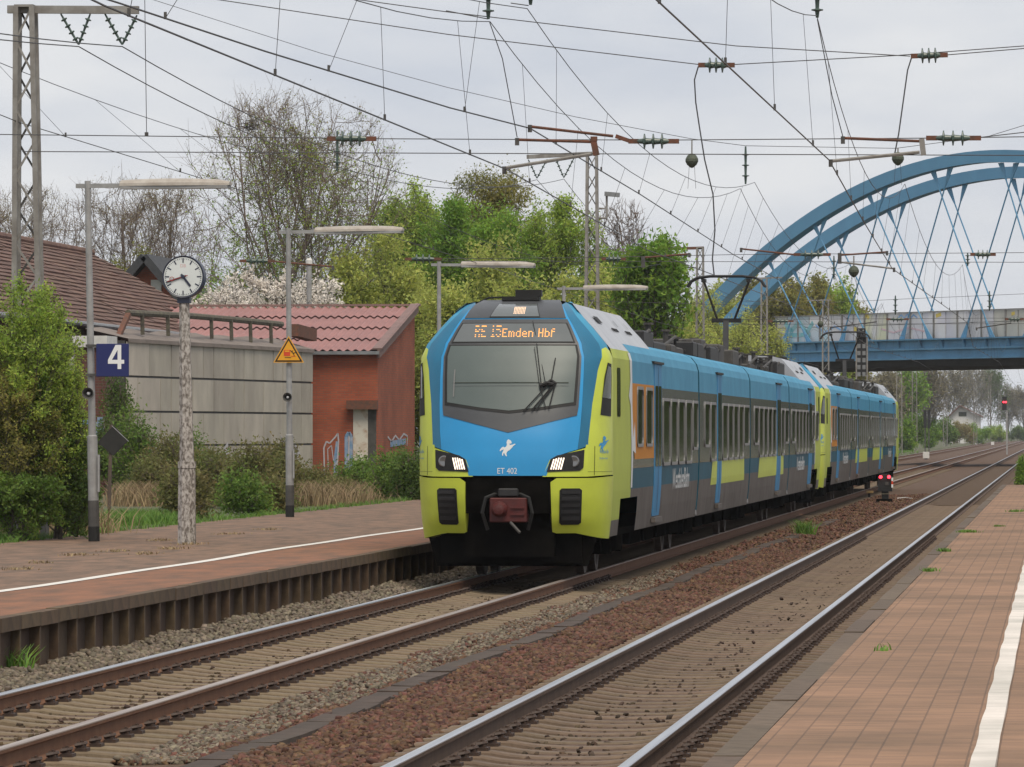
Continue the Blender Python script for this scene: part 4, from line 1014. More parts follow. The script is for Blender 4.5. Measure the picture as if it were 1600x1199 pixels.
# ---- brick shed with red corrugated lean-to roof
YS = 185.0
pe = PY(590, 549, YS); pl = PY(487, 549, YS); pr = PX(648, 481, pe.x)
sx0, sx1, sy0, sy1, ze, zr = pl.x - 9.5, pe.x, YS, pr.y, pe.z, pr.z
S = thing('brick_shed', 'red brick shed with red corrugated roof and boarded doorway', 'building', ((sx0 + sx1) / 2, sy0, -.2))
m = MB(); m.prism([(sy0, -.6), (sy1, -.6), (sy1, zr - .1), (sy0, ze - .1)], lambda a, b_: (sx0, a, b_), lambda a, b_: (sx1, a, b_)); W = m.build('wall', BRK, S)
ncol = int((sx1 - sx0 + .3) / .29 * 6); m = MB(); vs_ = []; nr = 4
for r_ in range(nr):
    rows = []
    for e in (0, 1):
        t = (r_ + e) / nr; y = lerp(sy0 - .25, sy1 + .1, t); z = lerp(ze - .02, zr + .03, t) + (.05 if e == 0 else 0.0)
        o0 = len(m.v)
        for i in range(ncol + 1):
            x = sx0 + (sx1 + .1 - sx0) * i / ncol; m.v.append((x, y, z + .038 * math.sin(2 * math.pi * (x - sx0) / .29)))
        rows.append(o0)
    for i in range(ncol): m.f.append((rows[0] + i, rows[0] + i + 1, rows[1] + i + 1, rows[1] + i))
m.build('roof', CORR, S, fixn=False)
MB().bar((sx1 + .08, sy0 - .3, ze - .06), (sx1 + .08, sy1 + .1, zr + .0), .10, .34).build('verge_board', TRIM, S)
MB().bar((sx1 + .02, sy0 - .3, ze + .08), (sx1 + .02, sy1 + .1, zr + .13), .34, .05).build('verge_cap', TRIM, S)
MB().box(sx0, sx1 + .1, sy0 - .36, sy0 - .24, ze - .12, ze + .0).build('gutter', ZINC, S)
MB().box(sx0, sx1 + .2, sy1 + .02, sy1 + .22, zr + .06, zr + .14).build('ridge_cap', TRIM, S)
d0, d1, d2 = PY(552, 640, YS), PY(575, 640, YS), PY(588, 640, YS)
MB().box(d0.x, d1.x, YS - .04, YS + .02, -.2, d0.z).build('door_board', RUSTW, S)
MB().box(d1.x, d2.x, YS - .02, YS + .02, -.2, d0.z).build('door_gap', pmat('door_gap_dark', (.055, .052, .048), (.085, .08, .075), scale=4, rough=.9), S)  # flat dark panel: the shade of the open doorway put into its colour
l0, l1 = PY(543, 640, YS), PY(591, 626, YS); MB().box(l0.x, l1.x, YS - .35, YS, l0.z, l1.z).build('door_lintel', RSTY, S)
def scribble(pts, Y, mat, parent, wd=.05, name='graffiti'):
    m = MB(); q = [PY(a, b_, Y - .012) for a, b_ in pts]
    for a, b_ in zip(q[:-1], q[1:]): m.bar(a, b_, wd, .006, up=(0, 1, 0))
    m.build(name, mat, parent)
scribble([(507, 742), (506, 700), (510, 690), (515, 693), (524, 683), (528, 677), (529, 690), (526, 745)], YS, GRAF, S)
scribble([(513, 735), (512, 702), (518, 696), (521, 720)], YS, GRAF, S, .03)
scribble([(527, 690), (524, 715), (523, 748)], YS, GRAFB, S, .10)
scribble([(541, 735), (541, 682), (545, 676), (549, 682), (548, 740)], YS, GRAFB, S, .12); scribble([(546, 680), (545, 742)], YS, GRAF, S, .07)
def side_scribble(pts, X, mat, parent, wd):
    m = MB(); q = [PX(a, b_, X + .012) for a, b_ in pts]
    for a, b_ in zip(q[:-1], q[1:]): m.bar(a, b_, wd, .006, up=(1, 0, 0))
    m.build('graffiti', mat, parent)
side_scribble([(606, 683), (612, 690), (618, 681), (624, 688), (631, 678), (637, 682), (636, 697)], sx1, GRAF, S, .07)
side_scribble([(610, 694), (622, 692), (634, 690)], sx1, GRAFB, S, .22)
# ---- long grey panelled wall
A = PY(196, 530, 161.3); B_ = PY(487.5, 547, 183.2); zt = 5.0
dv = (B_ - A); dv.z = 0; LEN = dv.length; dv.normalize(); nv = Vector((dv.y, -dv.x, 0))
if nv.x < 0: nv = -nv
T = thing('panelled_shed', 'long grey shed clad in large weathered cement panels', 'building', (A.x, A.y, .3))
def Pw(t, z, off=0.0): p = A + dv * t + nv * off; return Vector((p.x, p.y, z))
m = MB(); m.add([Pw(0, -.3, -.02), Pw(LEN, -.3, -.02), Pw(LEN, zt, -.02), Pw(0, zt, -.02), Pw(0, -.3, -2.2), Pw(LEN, -.3, -2.2), Pw(LEN, zt, -2.2), Pw(0, zt, -2.2)], [(0, 1, 2, 3), (4, 5, 6, 7), (3, 2, 6, 7), (0, 3, 7, 4), (1, 5, 6, 2)])
m.build('backing_wall', DKST, T)
rows = [(-.3, .70), (.70, 1.76), (1.76, 2.82), (2.82, 3.90), (3.90, 5.0)]; rr = random.Random(4)
for r_, (za, zb) in enumerate(rows):
    t = 0.0; k = 0
    while t < LEN - .05:
        wd = 2.42 if rr.random() > .3 else 1.2
        t2 = min(LEN, t + wd); o_ = rr.uniform(0, .015)
        m = MB(); g_ = .034
        c8 = [Pw(t + g_, za + g_, o_), Pw(t2 - g_, za + g_, o_), Pw(t2 - g_, zb - g_, o_), Pw(t + g_, zb - g_, o_), Pw(t + g_, za + g_, o_ + .03), Pw(t2 - g_, za + g_, o_ + .03), Pw(t2 - g_, zb - g_, o_ + .03), Pw(t + g_, zb - g_, o_ + .03)]
        m.add(c8, [(0, 1, 2, 3), (4, 5, 6, 7), (0, 4, 5, 1), (1, 5, 6, 2), (2, 6, 7, 3), (3, 7, 4, 0)]); m.build('cladding_panel', FIBRE, T); t = t2
m = MB(); n = 40; vs_ = []
for i in range(n + 1):
    t = LEN * i / n; bump_ = .10 * abs(math.sin(i * .52)) + rr.uniform(0, .03)
    vs_ += [Pw(t, zt - .06, .10), Pw(t, zt + .06, .09), Pw(t, zt + .34 + bump_, -1.3)]
m.add(vs_, [(3 * i + k, 3 * i + k + 1, 3 * i + k + 4, 3 * i + k + 3) for i in range(n) for k in (0, 1)]); m.build('roof_flashing', FLASH, T)
for pts in ([(350, 700), (356, 690), (359, 720), (352, 722)], [(438, 680), (446, 690), (452, 700), (462, 695), (470, 710), (455, 722), (444, 712)], [(340, 690), (341, 700)]):
    q = []
    for px, py in pts:
        d = ray(px, py); k = ((A + nv * .05) - CAMP).dot(nv) / d.dot(nv); q.append(CAMP + d * k)
    m = MB(); cq = sum(q, Vector()) / len(q); m.add(q + [v + nv * .004 for v in q], []) 
    m.v = []; m.f = []
    if len(q) > 2: m.add(q, [tuple(range(len(q)))]); m.build('white_paint_splash', GRAF, T)
# overhead pipe rack on its roof
Pk = thing('pipe_rack', 'rusty mossy pipe on short posts above the grey panelled shed', 'pipe', Pw(3, zt))
pz = [PX(a, b_, Pw(0, 0, -.6).x + .0) for a, b_ in ((200, 488),)]
def onwall(px, py, off):
    d = ray(px, py); o0 = A + nv * off; k = (o0 - CAMP).dot(nv) / d.dot(nv); return CAMP + d * k
beam = [onwall(200, 489, -.5), onwall(300, 494, -.5), onwall(370, 500, -.5), onwall(440, 507, -.5)]
MB().tube(beam, .10, 8).build('pipe', MOSS, Pk)
MB().bar(onwall(202, 488, -.5), onwall(180, 537, -.5), .16, .12).build('inlet_chute', RSTY, Pk)
MB().bar(onwall(458, 516, -.4), onwall(487, 524, -.4), .38, .42).build('outlet_box', RSTY, Pk)
for px in (222, 262, 330, 361, 391, 423):
    y0_ = np.interp(px, [200, 300, 370, 440], [489, 494, 500, 507])
    MB().bar(onwall(px, y0_, -.45), onwall(px + 1, y0_ + 33, -.45), .11, .11).build('post', MOSS, Pk)
# ---- house with the brown tiled hip roof
XE, XR = -31.3, -36.2
ya, yb_ = 135.0, PX(388, 530, XE).y
zea = 5.72; zrr = PX(75, 384, XR).z; yr1 = PX(142, 389, XR).y
Hh = thing('tiled_house', 'house with a large brown tiled hip roof behind the panelled shed', 'building', (XR, 170, 0))
MB().box(XR - 5, XE - .7, ya + .7, yb_ - .7, -.4, zea - .1).build('wall', BRK2, Hh)
def roof_face(pts_lo, pts_hi, nrow, name, mat, lift=.05):
    """tile courses: each course its own strip, lower edge standing proud"""
    m = MB()
    l0, l1 = Vector(pts_lo[0]), Vector(pts_lo[1]); h0, h1 = Vector(pts_hi[0]), Vector(pts_hi[1])
    nrm = (l1 - l0).cross(h0 - l0).normalized(); nrm = nrm if nrm.z > 0 else -nrm
    for i in range(nrow):
        t0, t1 = i / nrow, (i + 1.15) / nrow; t1 = min(t1, 1)
        a, b_ = lerp(l0, h0, t0) + nrm * lift, lerp(l1, h1, t0) + nrm * lift; c_, d = lerp(l1, h1, t1), lerp(l0, h0, t1)
        k = max(1, int((b_ - a).length / 1.1)); hz = rr.uniform(-.01, .01)
        for j in range(k):
            s0, s1 = j / k, (j + 1) / k; w0 = nrm * rr.uniform(-.012, .012)
            m.add([lerp(a, b_, s0) + w0, lerp(a, b_, s1) + w0, lerp(d, c_, s1) + w0, lerp(d, c_, s0) + w0, lerp(a, b_, s0) - nrm * .06, lerp(a, b_, s1) - nrm * .06], [(0, 1, 2, 3), (0, 4, 5, 1)])
    return m
mm = roof_face([(XE, ya, zea), (XE, yb_, zea)], [(XR, ya + 5, zrr), (XR, yr1, zrr)], 20, 'r', TILE); tag(mm.build('roof_tiles', TILE, Hh, fixn=False), kind='stuff')
mm = roof_face([(XE, yb_, zea), (XR * 2 - XE, yb_, zea)], [(XR, yr1, zrr), (XR - .05, yr1, zrr)], 20, 'r', TILE); tag(mm.build('hip_tiles', TILE, Hh, fixn=False), kind='stuff')
m = MB(); m.add([(XE - .05, ya, zea - .08), (XE - .05, yb_ - .05, zea - .08), (XR, yr1 - .05, zrr - .08), (XR, ya + 5, zrr - .08), (XR * 2 - XE, yb_ - .05, zea - .08)], [(0, 1, 2, 3), (1, 4, 2)]); m.build('roof_underlay', TILE, Hh, fixn=False)
m = MB(); rdg = int((yr1 - ya) / .4)
for i in range(rdg): m.lathe((XR, ya + 5 + i * .4, zrr + .03), (0, 1, 0), [(0, .12), (.42, .15)], 8) if ya + 5 + i * .4 < yr1 - .2 else None
tag(m.build('ridge_tiles', TILE, Hh), kind='stuff')
MB().tube([(XE + .1, ya, zea - .06), (XE + .1, yb_, zea - .06)], .09, 8).build('gutter', ZINC, Hh)
MB().box(XE - .7, XE + .02, ya, yb_, zea - .16, zea - .11).build('soffit', DKST, Hh)
# ---- annex wall with white fascia
ax0, ax1 = PY(40, 600, 158), PY(165, 600, 158); zf = PY(100, 543, 158).z
An = thing('brick_annex', 'small brick annex with a white fascia and graffiti behind the lamp post', 'building', ((ax0.x + ax1.x) / 2, 158, 0))
MB().box(ax0.x, ax1.x, 158, 159.6, -.3, zf).build('wall', BRK2, An)
MB().box(ax0.x - .1, ax1.x + .06, 157.9, 159.65, zf + .003, PY(100, 525, 158).z).build('fascia', WFRM, An)
f0, f1 = PY(97, 546, 158), PY(117, 600, 158); MB().box(f0.x, f1.x, 157.95, 158.02, PY(97, 640, 158).z, f0.z).build('window_frame', WFRM, An)
MB().box(f0.x - .9, f0.x - .003, 157.97, 158.02, PY(97, 640, 158).z, f0.z).build('window_pane', GLS, An)
for a, b_, mt in (((128, 655, 142, 663), 0, GRAFB), ((120, 678, 150, 705), 0, GRAF), ((152, 652, 163, 708), 0, GRAFB), ((150, 660, 158, 690), 0, GRAFB)):
    p, q = PY(a[0], a[3], 158), PY(a[2], a[1], 158); MB().box(p.x, q.x, 157.985 - .004 * a[0] / 150, 157.995, p.z, q.z).build('graffiti', mt, An)
# ---- gable of another house farther back
YH = 232.0
ap, lf, rt = PY(226, 401, YH), PY(204, 421, YH), PY(282, 465, YH)
Gh = thing('gabled_house', 'red brick gable with dark roof peeping out beside the clock', 'building', (ap.x, YH + 4, 0))
lf = Vector((2 * ap.x - rt.x, YH, rt.z))
MB().prism([(lf.x + .3, -.3), (rt.x - .3, -.3), (rt.x - .3, rt.z), (ap.x, ap.z - .35), (lf.x + .3, lf.z)], lambda a, b_: (a, YH + .5, b_), lambda a, b_: (a, YH + 9, b_)).build('wall', BRK, Gh)
for p in (lf, rt): MB().bar((ap.x, YH + 4.5, ap.z), (p.x, YH + 4.5, p.z - .1), 9.6, .34, up=(0, 0, 1)).build('roof_slope', pmat('slate_dark', (.028, .03, .036), (.045, .046, .05), scale=3, rough=.7), Gh)
w0, w1 = PY(233, 445, YH), PY(246, 437, YH); MB().box(w0.x, w1.x + .1, YH + .44, YH + .49, w0.z - .4, w1.z).build('window', WFRM, Gh)
# vent pipe
vp = PY(483, 482, 203); vt = PY(483, 411, 203)
V = thing('vent_pipe', 'white vent pipe standing in front of the blossoming tree', 'pipe', (vp.x, 203, 0))
MB().lathe((vp.x, 203, 0), (0, 0, 1), [(0, .10), (vt.z - .1, .10)], 10).build('pipe', GALV, V); MB().lathe((vp.x, 203, vt.z - .1), (0, 0, 1), [(0, .13), (.2, .13), (.28, .08)], 10).build('cap', WFRM, V)

# ================================================================== arch bridge
BBL = pmat('bridge_blue', (.09, .255, .42), (.10, .285, .46), scale=.5, rough=.55, stretch=(1, 1, .3))
BBL2 = pmat('bridge_blue_dirty', (.09, .245, .40), (.055, .13, .20), scale=.35, rough=.65, contrast=(.45, .75))
BDK = pmat('bridge_soffit', (.018, .017, .017), (.03, .028, .026), scale=1, rough=.9)
def parapet(name, cA, cB, sc_=.5):
    return pmat(name, cA, cB, scale=sc_, rough=.8, stretch=(1, 1, .5), contrast=(.4, .6), detail=2, rand=.08)
PAR = [parapet('parapet_grey', (.66, .64, .64), (.56, .54, .55)), parapet('parapet_lilac', (.60, .58, .64), (.70, .68, .68)), parapet('parapet_sand', (.52, .50, .45), (.42, .41, .37)), parapet('parapet_turquoise', (.22, .52, .58), (.52, .58, .62)), parapet('parapet_yellowish', (.68, .66, .46), (.60, .58, .60))]
SK = 1.348; KN = 361 - SK * 2.35 + 2 * SK * 0
KN = 357.8; KF = KN + 25.0
def PB(px, py, K_):
    d = ray(px, py); k = (K_ - (CAMP.y + SK * CAMP.x)) / (d.y + SK * d.x); return CAMP + d * k
bu = Vector((1, -SK, 0)).normalized(); bn = Vector((SK, 1, 0)).normalized()      # along / across the bridge
Br = thing('arch_bridge', 'blue steel tied arch road bridge over the tracks', 'bridge', (-8, 368, 0))
def BP(X, z, K_, off=0.0): return Vector((X, K_ - SK * X, z)) + bn * off
ARC1 = [(1107, 473), (1152, 430), (1205, 379), (1258, 337), (1328, 296), (1398, 268), (1454, 253), (1503, 242), (1600, 232)]
ARC2 = [(1165, 468), (1200, 432), (1233, 409), (1263, 384), (1293, 362), (1345, 330), (1380, 311), (1420, 296), (1480, 276), (1550, 264), (1600, 260)]
arches = []
for arc, K_ in ((ARC1, KN), (ARC2, KF)):
    pts = [PB(a, b_, K_) for a, b_ in arc]; xs = np.array([p.x for p in pts]); zs = np.array([p.z for p in pts])
    c_ = np.polyfit(xs, zs, 2); xp = -c_[1] / (2 * c_[0]); fz = np.poly1d(np.polyfit(xs, zs, 3))
    x_end = max(xs)
    def zf_(X, fz=fz, xp=xp, c_=c_, xe=x_end): return float(np.polyval(c_, X)) if X > xe - .1 or True else float(fz(X))
    x0 = xs.min() - 2.0; x1_ = 2 * xp - x0
    arches.append((zf_, x0, x1_, K_))
    n = 48; m = MB(); vs_ = []
    for i in range(n + 1):
        X = lerp(x0, x1_, i / n); z = zf_(X); dz = (zf_(X + .05) - zf_(X - .05)) / .1 / math.sqrt(1 + SK * SK)
        nl = math.sqrt(1 + dz * dz); up = Vector((0, 0, 1 / nl)) - bu * (dz / nl); dep = lerp(1.12, .82, 1 - abs(i / n - .5) * 2)
        top = BP(X, z, K_); bot = top - up * dep
        vs_ += [top + bn * .35, top - bn * .35, bot - bn * .35, bot + bn * .35]
    fs = []
    for i in range(n):
        for k in range(4): fs.append((i * 4 + k, i * 4 + (k + 1) % 4, (i + 1) * 4 + (k + 1) % 4, (i + 1) * 4 + k))
    m.add(vs_, fs); m.build('arch', BBL, Br)
zb = PB(1400, 531, KN).z; zg = PB(1400, 561, KN).z; zfen = PB(1400, 489, KN).z; zund = PB(1450, 573, KN).z
XL, XRt = PB(1205, 500, KN).x, arches[0][2] + 1
for K_, nm in ((KN, 'near'), (KF, 'far')):
    def gb(off0, off1, z0, z1, mat, name):
        m = MB(); q = [BP(XL, z, K_, o) for o, z in ((off0, z0), (off1, z0), (off1, z1), (off0, z1))] + [BP(XRt, z, K_, o) for o, z in ((off0, z0), (off1, z0), (off1, z1), (off0, z1))]
        m.add(q, [(0, 1, 2, 3), (7, 6, 5, 4), (0, 4, 5, 1), (1, 5, 6, 2), (2, 6, 7, 3), (3, 7, 4, 0)]); return m.build(name, mat, Br)
    sgn = -1 if K_ == KN else 1
    gb(sgn * .75, sgn * .05, zb - .10, zb, BBL2, 'top_flange'); gb(sgn * .45, sgn * .05, zg, zb - .103, BBL2, 'girder_web'); gb(sgn * .62, sgn * .46, lerp(zg, zb, .42), lerp(zg, zb, .42) + .12, BBL2, 'girder_ledge'); gb(sgn * .70, sgn * .05, zg - .10, zg - .003, BBL2, 'bottom_flange')
    for i in range(34):
        X = XL + .8 + i * 1.55
        if X > XRt: break
        m = MB(); 
        q = [BP(X + dx_, z, K_, o) for dx_ in (-.04, .04) for o, z in ((sgn * .46, zb - .105), (sgn * .70, zb - .105), (sgn * .47, lerp(zg, zb, .42) + .13))]
        m.add(q, [(0, 1, 2), (5, 4, 3), (0, 3, 4, 1), (1, 4, 5, 2), (2, 5, 3, 0)]); m.build('stiffener', BBL2, Br)
m = MB(); q = [BP(XL, z, K_, o) for K_, o, z in ((KN, .3, zund), (KF, -.3, zund), (KF, -.3, zb - .15), (KN, .3, zb - .15))] + [BP(XRt, z, K_, o) for K_, o, z in ((KN, .3, zund), (KF, -.3, zund), (KF, -.3, zb - .15), (KN, .3, zb - .15))]
m.add(q, [(0, 1, 2, 3), (7, 6, 5, 4), (0, 4, 5, 1), (1, 5, 6, 2), (2, 6, 7, 3), (3, 7, 4, 0)]); m.build('deck', BDK, Br)
rr = random.Random(12); X = XL + .2; i = 0
pick = [2, 3, 3, 3, 3, 0, 1, 0, 4, 4, 0, 0, 1, 1, 0, 1, 0, 0, 0, 2, 2, 2, 2, 0, 1]
while X < XRt:
    w_ = .84
    for h in (0, 1):
        z0_, z1_ = (zb + .02, lerp(zb, zfen, .56) - .02) if h == 0 else (lerp(zb, zfen, .56) + .02, zfen - .04)
        m = MB(); q = [BP(X + a, z, KN, o) for a in (.03, w_ - .03) for o, z in ((.25, z0_), (.31, z0_), (.31, z1_), (.25, z1_))]
        m.add(q, [(0, 1, 2, 3), (7, 6, 5, 4), (0, 4, 5, 1), (1, 5, 6, 2), (2, 6, 7, 3), (3, 7, 4, 0)]); m.build('parapet_panel', PAR[pick[i % 25]] if not (h == 1 and rr.random() < .25) else PAR[1], Br)
    if i % 2 == 0:
        m = MB(); q = [BP(X + a, z, KN, o) for a in (-.05, .05) for o, z in ((.20, zb + .003), (.33, zb + .003), (.33, zfen), (.20, zfen))]
        m.add(q, [(0, 1, 2, 3), (7, 6, 5, 4), (0, 4, 5, 1), (1, 5, 6, 2), (2, 6, 7, 3), (3, 7, 4, 0)]); m.build('parapet_post', GALD, Br)
    X += w_; i += 1
m = MB(); q = [BP(x, z, KN, o) for x in (XL, XRt) for o, z in ((.34, zb), (.36, zb), (.36, zfen - .05), (.34, zfen - .05))]
m.add(q, [(0, 1, 2, 3), (7, 6, 5, 4), (0, 4, 5, 1), (1, 5, 6, 2), (2, 6, 7, 3), (3, 7, 4, 0)]); m.build('parapet_backing', GALD, Br)
gb_ = MB(); q = [BP(x, z, KN, o) for x in (XL, XRt) for o, z in ((.18, zfen - .03), (.36, zfen - .03), (.36, zfen + .04), (.18, zfen + .04))]
gb_.add(q, [(0, 1, 2, 3), (7, 6, 5, 4), (0, 4, 5, 1), (1, 5, 6, 2), (2, 6, 7, 3), (3, 7, 4, 0)]); gb_.build('parapet_rail', GALD, Br)
def pscrib(pts, mat, wd):
    m = MB(); q = [PB(a, b_, KN) + bn * .24 for a, b_ in pts]
    for a, b_ in zip(q[:-1], q[1:]): m.bar(a, b_, wd, .01, up=bn)
    m.build('graffiti', mat, Br)
PBL, PYE, PTU = pmat('graffiti_light_blue', (.22, .40, .68), rough=.7), pmat('graffiti_yellow', (.68, .52, .12), rough=.7), pmat('graffiti_turquoise', (.14, .45, .50), (.3, .5, .52), scale=2, rough=.7)
pscrib([(1399, 497), (1404, 492), (1408, 498), (1413, 491), (1418, 498), (1423, 492), (1429, 497)], PBL, .10)
pscrib([(1345, 498), (1350, 492), (1353, 498)], PYE, .25); pscrib([(1458, 494), (1466, 491)], PYE, .25); pscrib([(1576, 491), (1581, 489)], PYE, .22); pscrib([(1330, 514), (1342, 518)], PYE, .3)
pscrib([(1222, 505), (1232, 518), (1244, 503), (1256, 520), (1266, 504)], PTU, .35); pscrib([(1226, 524), (1262, 523)], PTU, .3)
pscrib([(1270, 508), (1284, 520), (1300, 510), (1316, 520)], PBL, .12); pscrib([(1372, 514), (1392, 520), (1415, 512), (1440, 518)], pmat('graffiti_pink', (.62, .45, .48), rough=.7), .12)
HG = [(1226, 1290), (1317, 1384), (1411, 1485), (1507, 1588), (1266, 1200), (1360, 1272), (1455, 1357), (1552, 1458), (1648, 1564), (1604, 1690)]
for bx_, tx in HG:
    for (zfun, x0, x1_, K_) in arches:
        sh = 0 if K_ == KN else .6
        Xb, Xt = PB(bx_, 525, KN).x + sh, PB(tx, 320, KN).x + sh
        dz = (zfun(Xt + .05) - zfun(Xt - .05)) / .1 / math.sqrt(1 + SK * SK)
        bt, tp = BP(Xb, zb, K_, -.1 if K_ == KN else .1), BP(Xt, zfun(Xt) - 1.0 * math.sqrt(1 + dz * dz) + .12, K_)
        m = MB().tube([bt, tp], .052, 6); Hn = m.build('hanger', BBL, Br)
        d = (tp - bt).normalized()
        for base, dirn, wd in ((bt, d, .62), (tp, -d, .62)):
            e = base + dirn * 1.35
            m = MB(); q = [base - bu * wd * .5, base + bu * wd * .5, e + bu * .07, e - bu * .07]
            m.add([v - bn * .03 for v in q] + [v + bn * .03 for v in q], [(0, 1, 2, 3), (7, 6, 5, 4), (0, 4, 5, 1), (1, 5, 6, 2), (2, 6, 7, 3), (3, 7, 4, 0)]); m.build('gusset', BBL, Hn)
# abutment hidden in the trees at the left end, and pier to the right
Ab = PAR[0]
for X0, X1_ in ((XL - 14, XL + 1.5), (XRt - 1.5, XRt + 14)):
    m = MB(); q = [BP(X, z, K_, o) for X in (X0, X1_) for K_, o, z in ((KN, .1, -1), (KF, -.1, -1), (KF, -.1, zg - .2), (KN, .1, zg - .2))]
    m.add(q, [(0, 1, 2, 3), (7, 6, 5, 4), (0, 4, 5, 1), (1, 5, 6, 2), (2, 6, 7, 3), (3, 7, 4, 0)]); m.build('abutment', PAR[2], Br)

# ================================================================== masts and overhead line
WIRE = pmat('wire_dark', (.045, .045, .05), rough=.6)
WIREC = pmat('contact_wire_copper', (.030, .028, .028), rough=.5)
INSU = pmat('insulator_green', (.045, .075, .062), (.07, .105, .09), scale=12, rough=.35)
BALL = pmat('weathered_green_iron', (.05, .065, .045), (.075, .085, .06), scale=10, rough=.7)
def lattice(base, z1, w0, w1, dep, label, group='lattice masts along the line', lean=(0, 0), parts=True):
    base = Vector(base); T = thing('lattice_mast', label, 'mast', base, group)
    H = z1 - base.z
    def corner(t, sx, sy): ww = lerp(w0, w1, t) / 2; return Vector((base.x + lean[0] * t + sx * ww, base.y + sy * dep / 2, base.z + H * t))
    lw = .085
    for sx in (-1, 1):
        for sy in (-1, 1): MB().bar(corner(0, sx, sy), corner(1, sx, sy), lw, lw * .8, up=(0, 1, 0)).build('leg', GALD, T)
    n = max(6, int(H / .55))
    for sy in (-1, 1):
        m = MB()
        for i in range(n):
            a, b_ = i / n, (i + 1) / n; s = 1 if (i % 2 == 0) == (sy > 0) else -1
            m.bar(corner(a, -s, sy), corner(b_, s, sy), .035, .02, up=(0, 1, 0))
        tag(m.build('lacing', GALD if sy < 0 else DKST, T), kind='stuff')
    MB().box(base.x + lean[0] - w1 * .6, base.x + lean[0] + w1 * .6, base.y - dep * .6, base.y + dep * .6, z1, z1 + .04).build('cap_plate', GALD, T)
    return T
def discs(m, p, q, n, r, core=.022, r0=0.0):
    p, q = Vector(p), Vector(q); d = (q - p); L = d.length; d.normalize()
    prof = [(0, core)]
    for i in range(n):
        c = L * (.08 + .84 * (i + .5) / n); prof += [(c - L * .5 / n * .34, core * 1.3), (c - .02, core * 1.4), (c - .008, r), (c + .008, r), (c + .02, core * 1.6)]
    prof.append((L, core)); m.lathe(p, d, prof, 12)
def arm_with_v(T, p0, p1, vs_, z_drop, mat=GALD):
    MB().bar(p0, p1, .10, .13).build('crossarm', mat, T)
    for a, b_, c in vs_:
        for q in (a, b_):
            m = MB(); discs(m, q, c, 4, .055, .014); m.build('insulator', INSU, T)
# mast at the left edge with the feeder crossarm
Zm = 88.0
top = PY(38, 20, Zm); bs = PY(45, 640, Zm)
M1 = lattice((bs.x + .02, Zm, .25), PY(38, 12, Zm).z, .52, .27, .3, 'grey lattice mast with a wide crossarm behind the green bush', lean=(top.x - bs.x, 0))
def q1(px, py): return PY(px, py, Zm)
arm_with_v(M1, q1(12, 15), q1(217, 16), [(q1(95, 22), q1(141, 22), q1(123, 70)), (q1(164, 22), q1(214, 24), q1(191, 70))], 0)
Z2_ = 175.0; t_ = PY(926, 243, Z2_); b_ = PY(925, 700, Z2_)
M2 = lattice((b_.x, Z2_, -.2), t_.z, .52, .30, .3, 'lattice mast with a street light, rising behind the cab roof of the train')
def q2(px, py): return PY(px, py, Z2_)
arm_with_v(M2, q2(823, 245.5), q2(930, 240), [(q2(826, 250), q2(855, 249), q2(839, 279)), (q2(868, 248), q2(897, 247), q2(881, 278))], 0)
m = MB().tube([q2(936, 326), q2(948, 326), q2(948, 304)], .04, 6); m.tube([q2(936, 341), q2(948, 341), q2(948, 326)], .04, 6); m.build('light_bracket', GALD, M2)
MB().bar(q2(945, 303), q2(968, 305), .28, .14).build('street_light', ZINC, M2)
Z3 = 250.0; t_ = PY(1095, 388, Z3); b_ = PY(1094, 700, Z3)
M3 = lattice((b_.x, Z3, -.2), t_.z, .46, .28, .3, 'lattice mast with a single rusty crossarm next to the maple')
q3 = lambda px, py: PY(px, py, Z3)
arm_with_v(M3, q3(1016, 390), q3(1100, 387.5), [(q3(1049, 391), q3(1073, 391), q3(1063, 412))], 0, RSTY)
MB().bar(q3(1050, 417), q3(1090, 419), .06).build('side_arm', DKST, M3)
Z4 = 300.0; t_ = PY(1194, 436, Z4)
M4 = lattice((t_.x, Z4, -.2), t_.z, .44, .30, .3, 'lattice mast standing before the foot of the blue arch')
q4 = lambda px, py: PY(px, py, Z4)
MB().bar(q4(1165, 495), q4(1200, 496), .08).build('side_arm', DKST, M4)
MB().bar(q4(1183, 435), q4(1222, 434), .08).build('crossarm', GALD, M4)
m = MB(); discs(m, q4(1165, 480), q4(1165, 497), 2, .07); m.build('insulator', INSU, M4)
MB().tube([q4(1168, 497), q4(1170, 510), q4(1180, 525), q4(1186, 540)], .03, 5).build('jumper', WIRE, M4)
Z5 = 345.0; t_ = PY(1290, 470, Z5); M5 = lattice((t_.x, Z5, -.2), t_.z, .44, .36, .3, 'short lattice mast in front of the bridge parapet'); q5 = lambda px, py: PY(px, py, Z5)
MB().bar(q5(1261, 470), q5(1299, 469), .08).build('crossarm', GALD, M5)
fm = []
for i, (px, Zf, zt_) in enumerate(((1405, 560, 9.2), (1429, 645, 10.6), (1477, 820, 11.5), (1524, 1000, 12), (1546, 1120, 12), (1562, 1250, 12))):
    p = PY(px, 675, Zf)
    lattice((p.x, Zf, -.4), zt_, .62, .5, .4, 'distant lattice mast beyond the bridge on the grass verge', group='distant masts beyond the bridge')
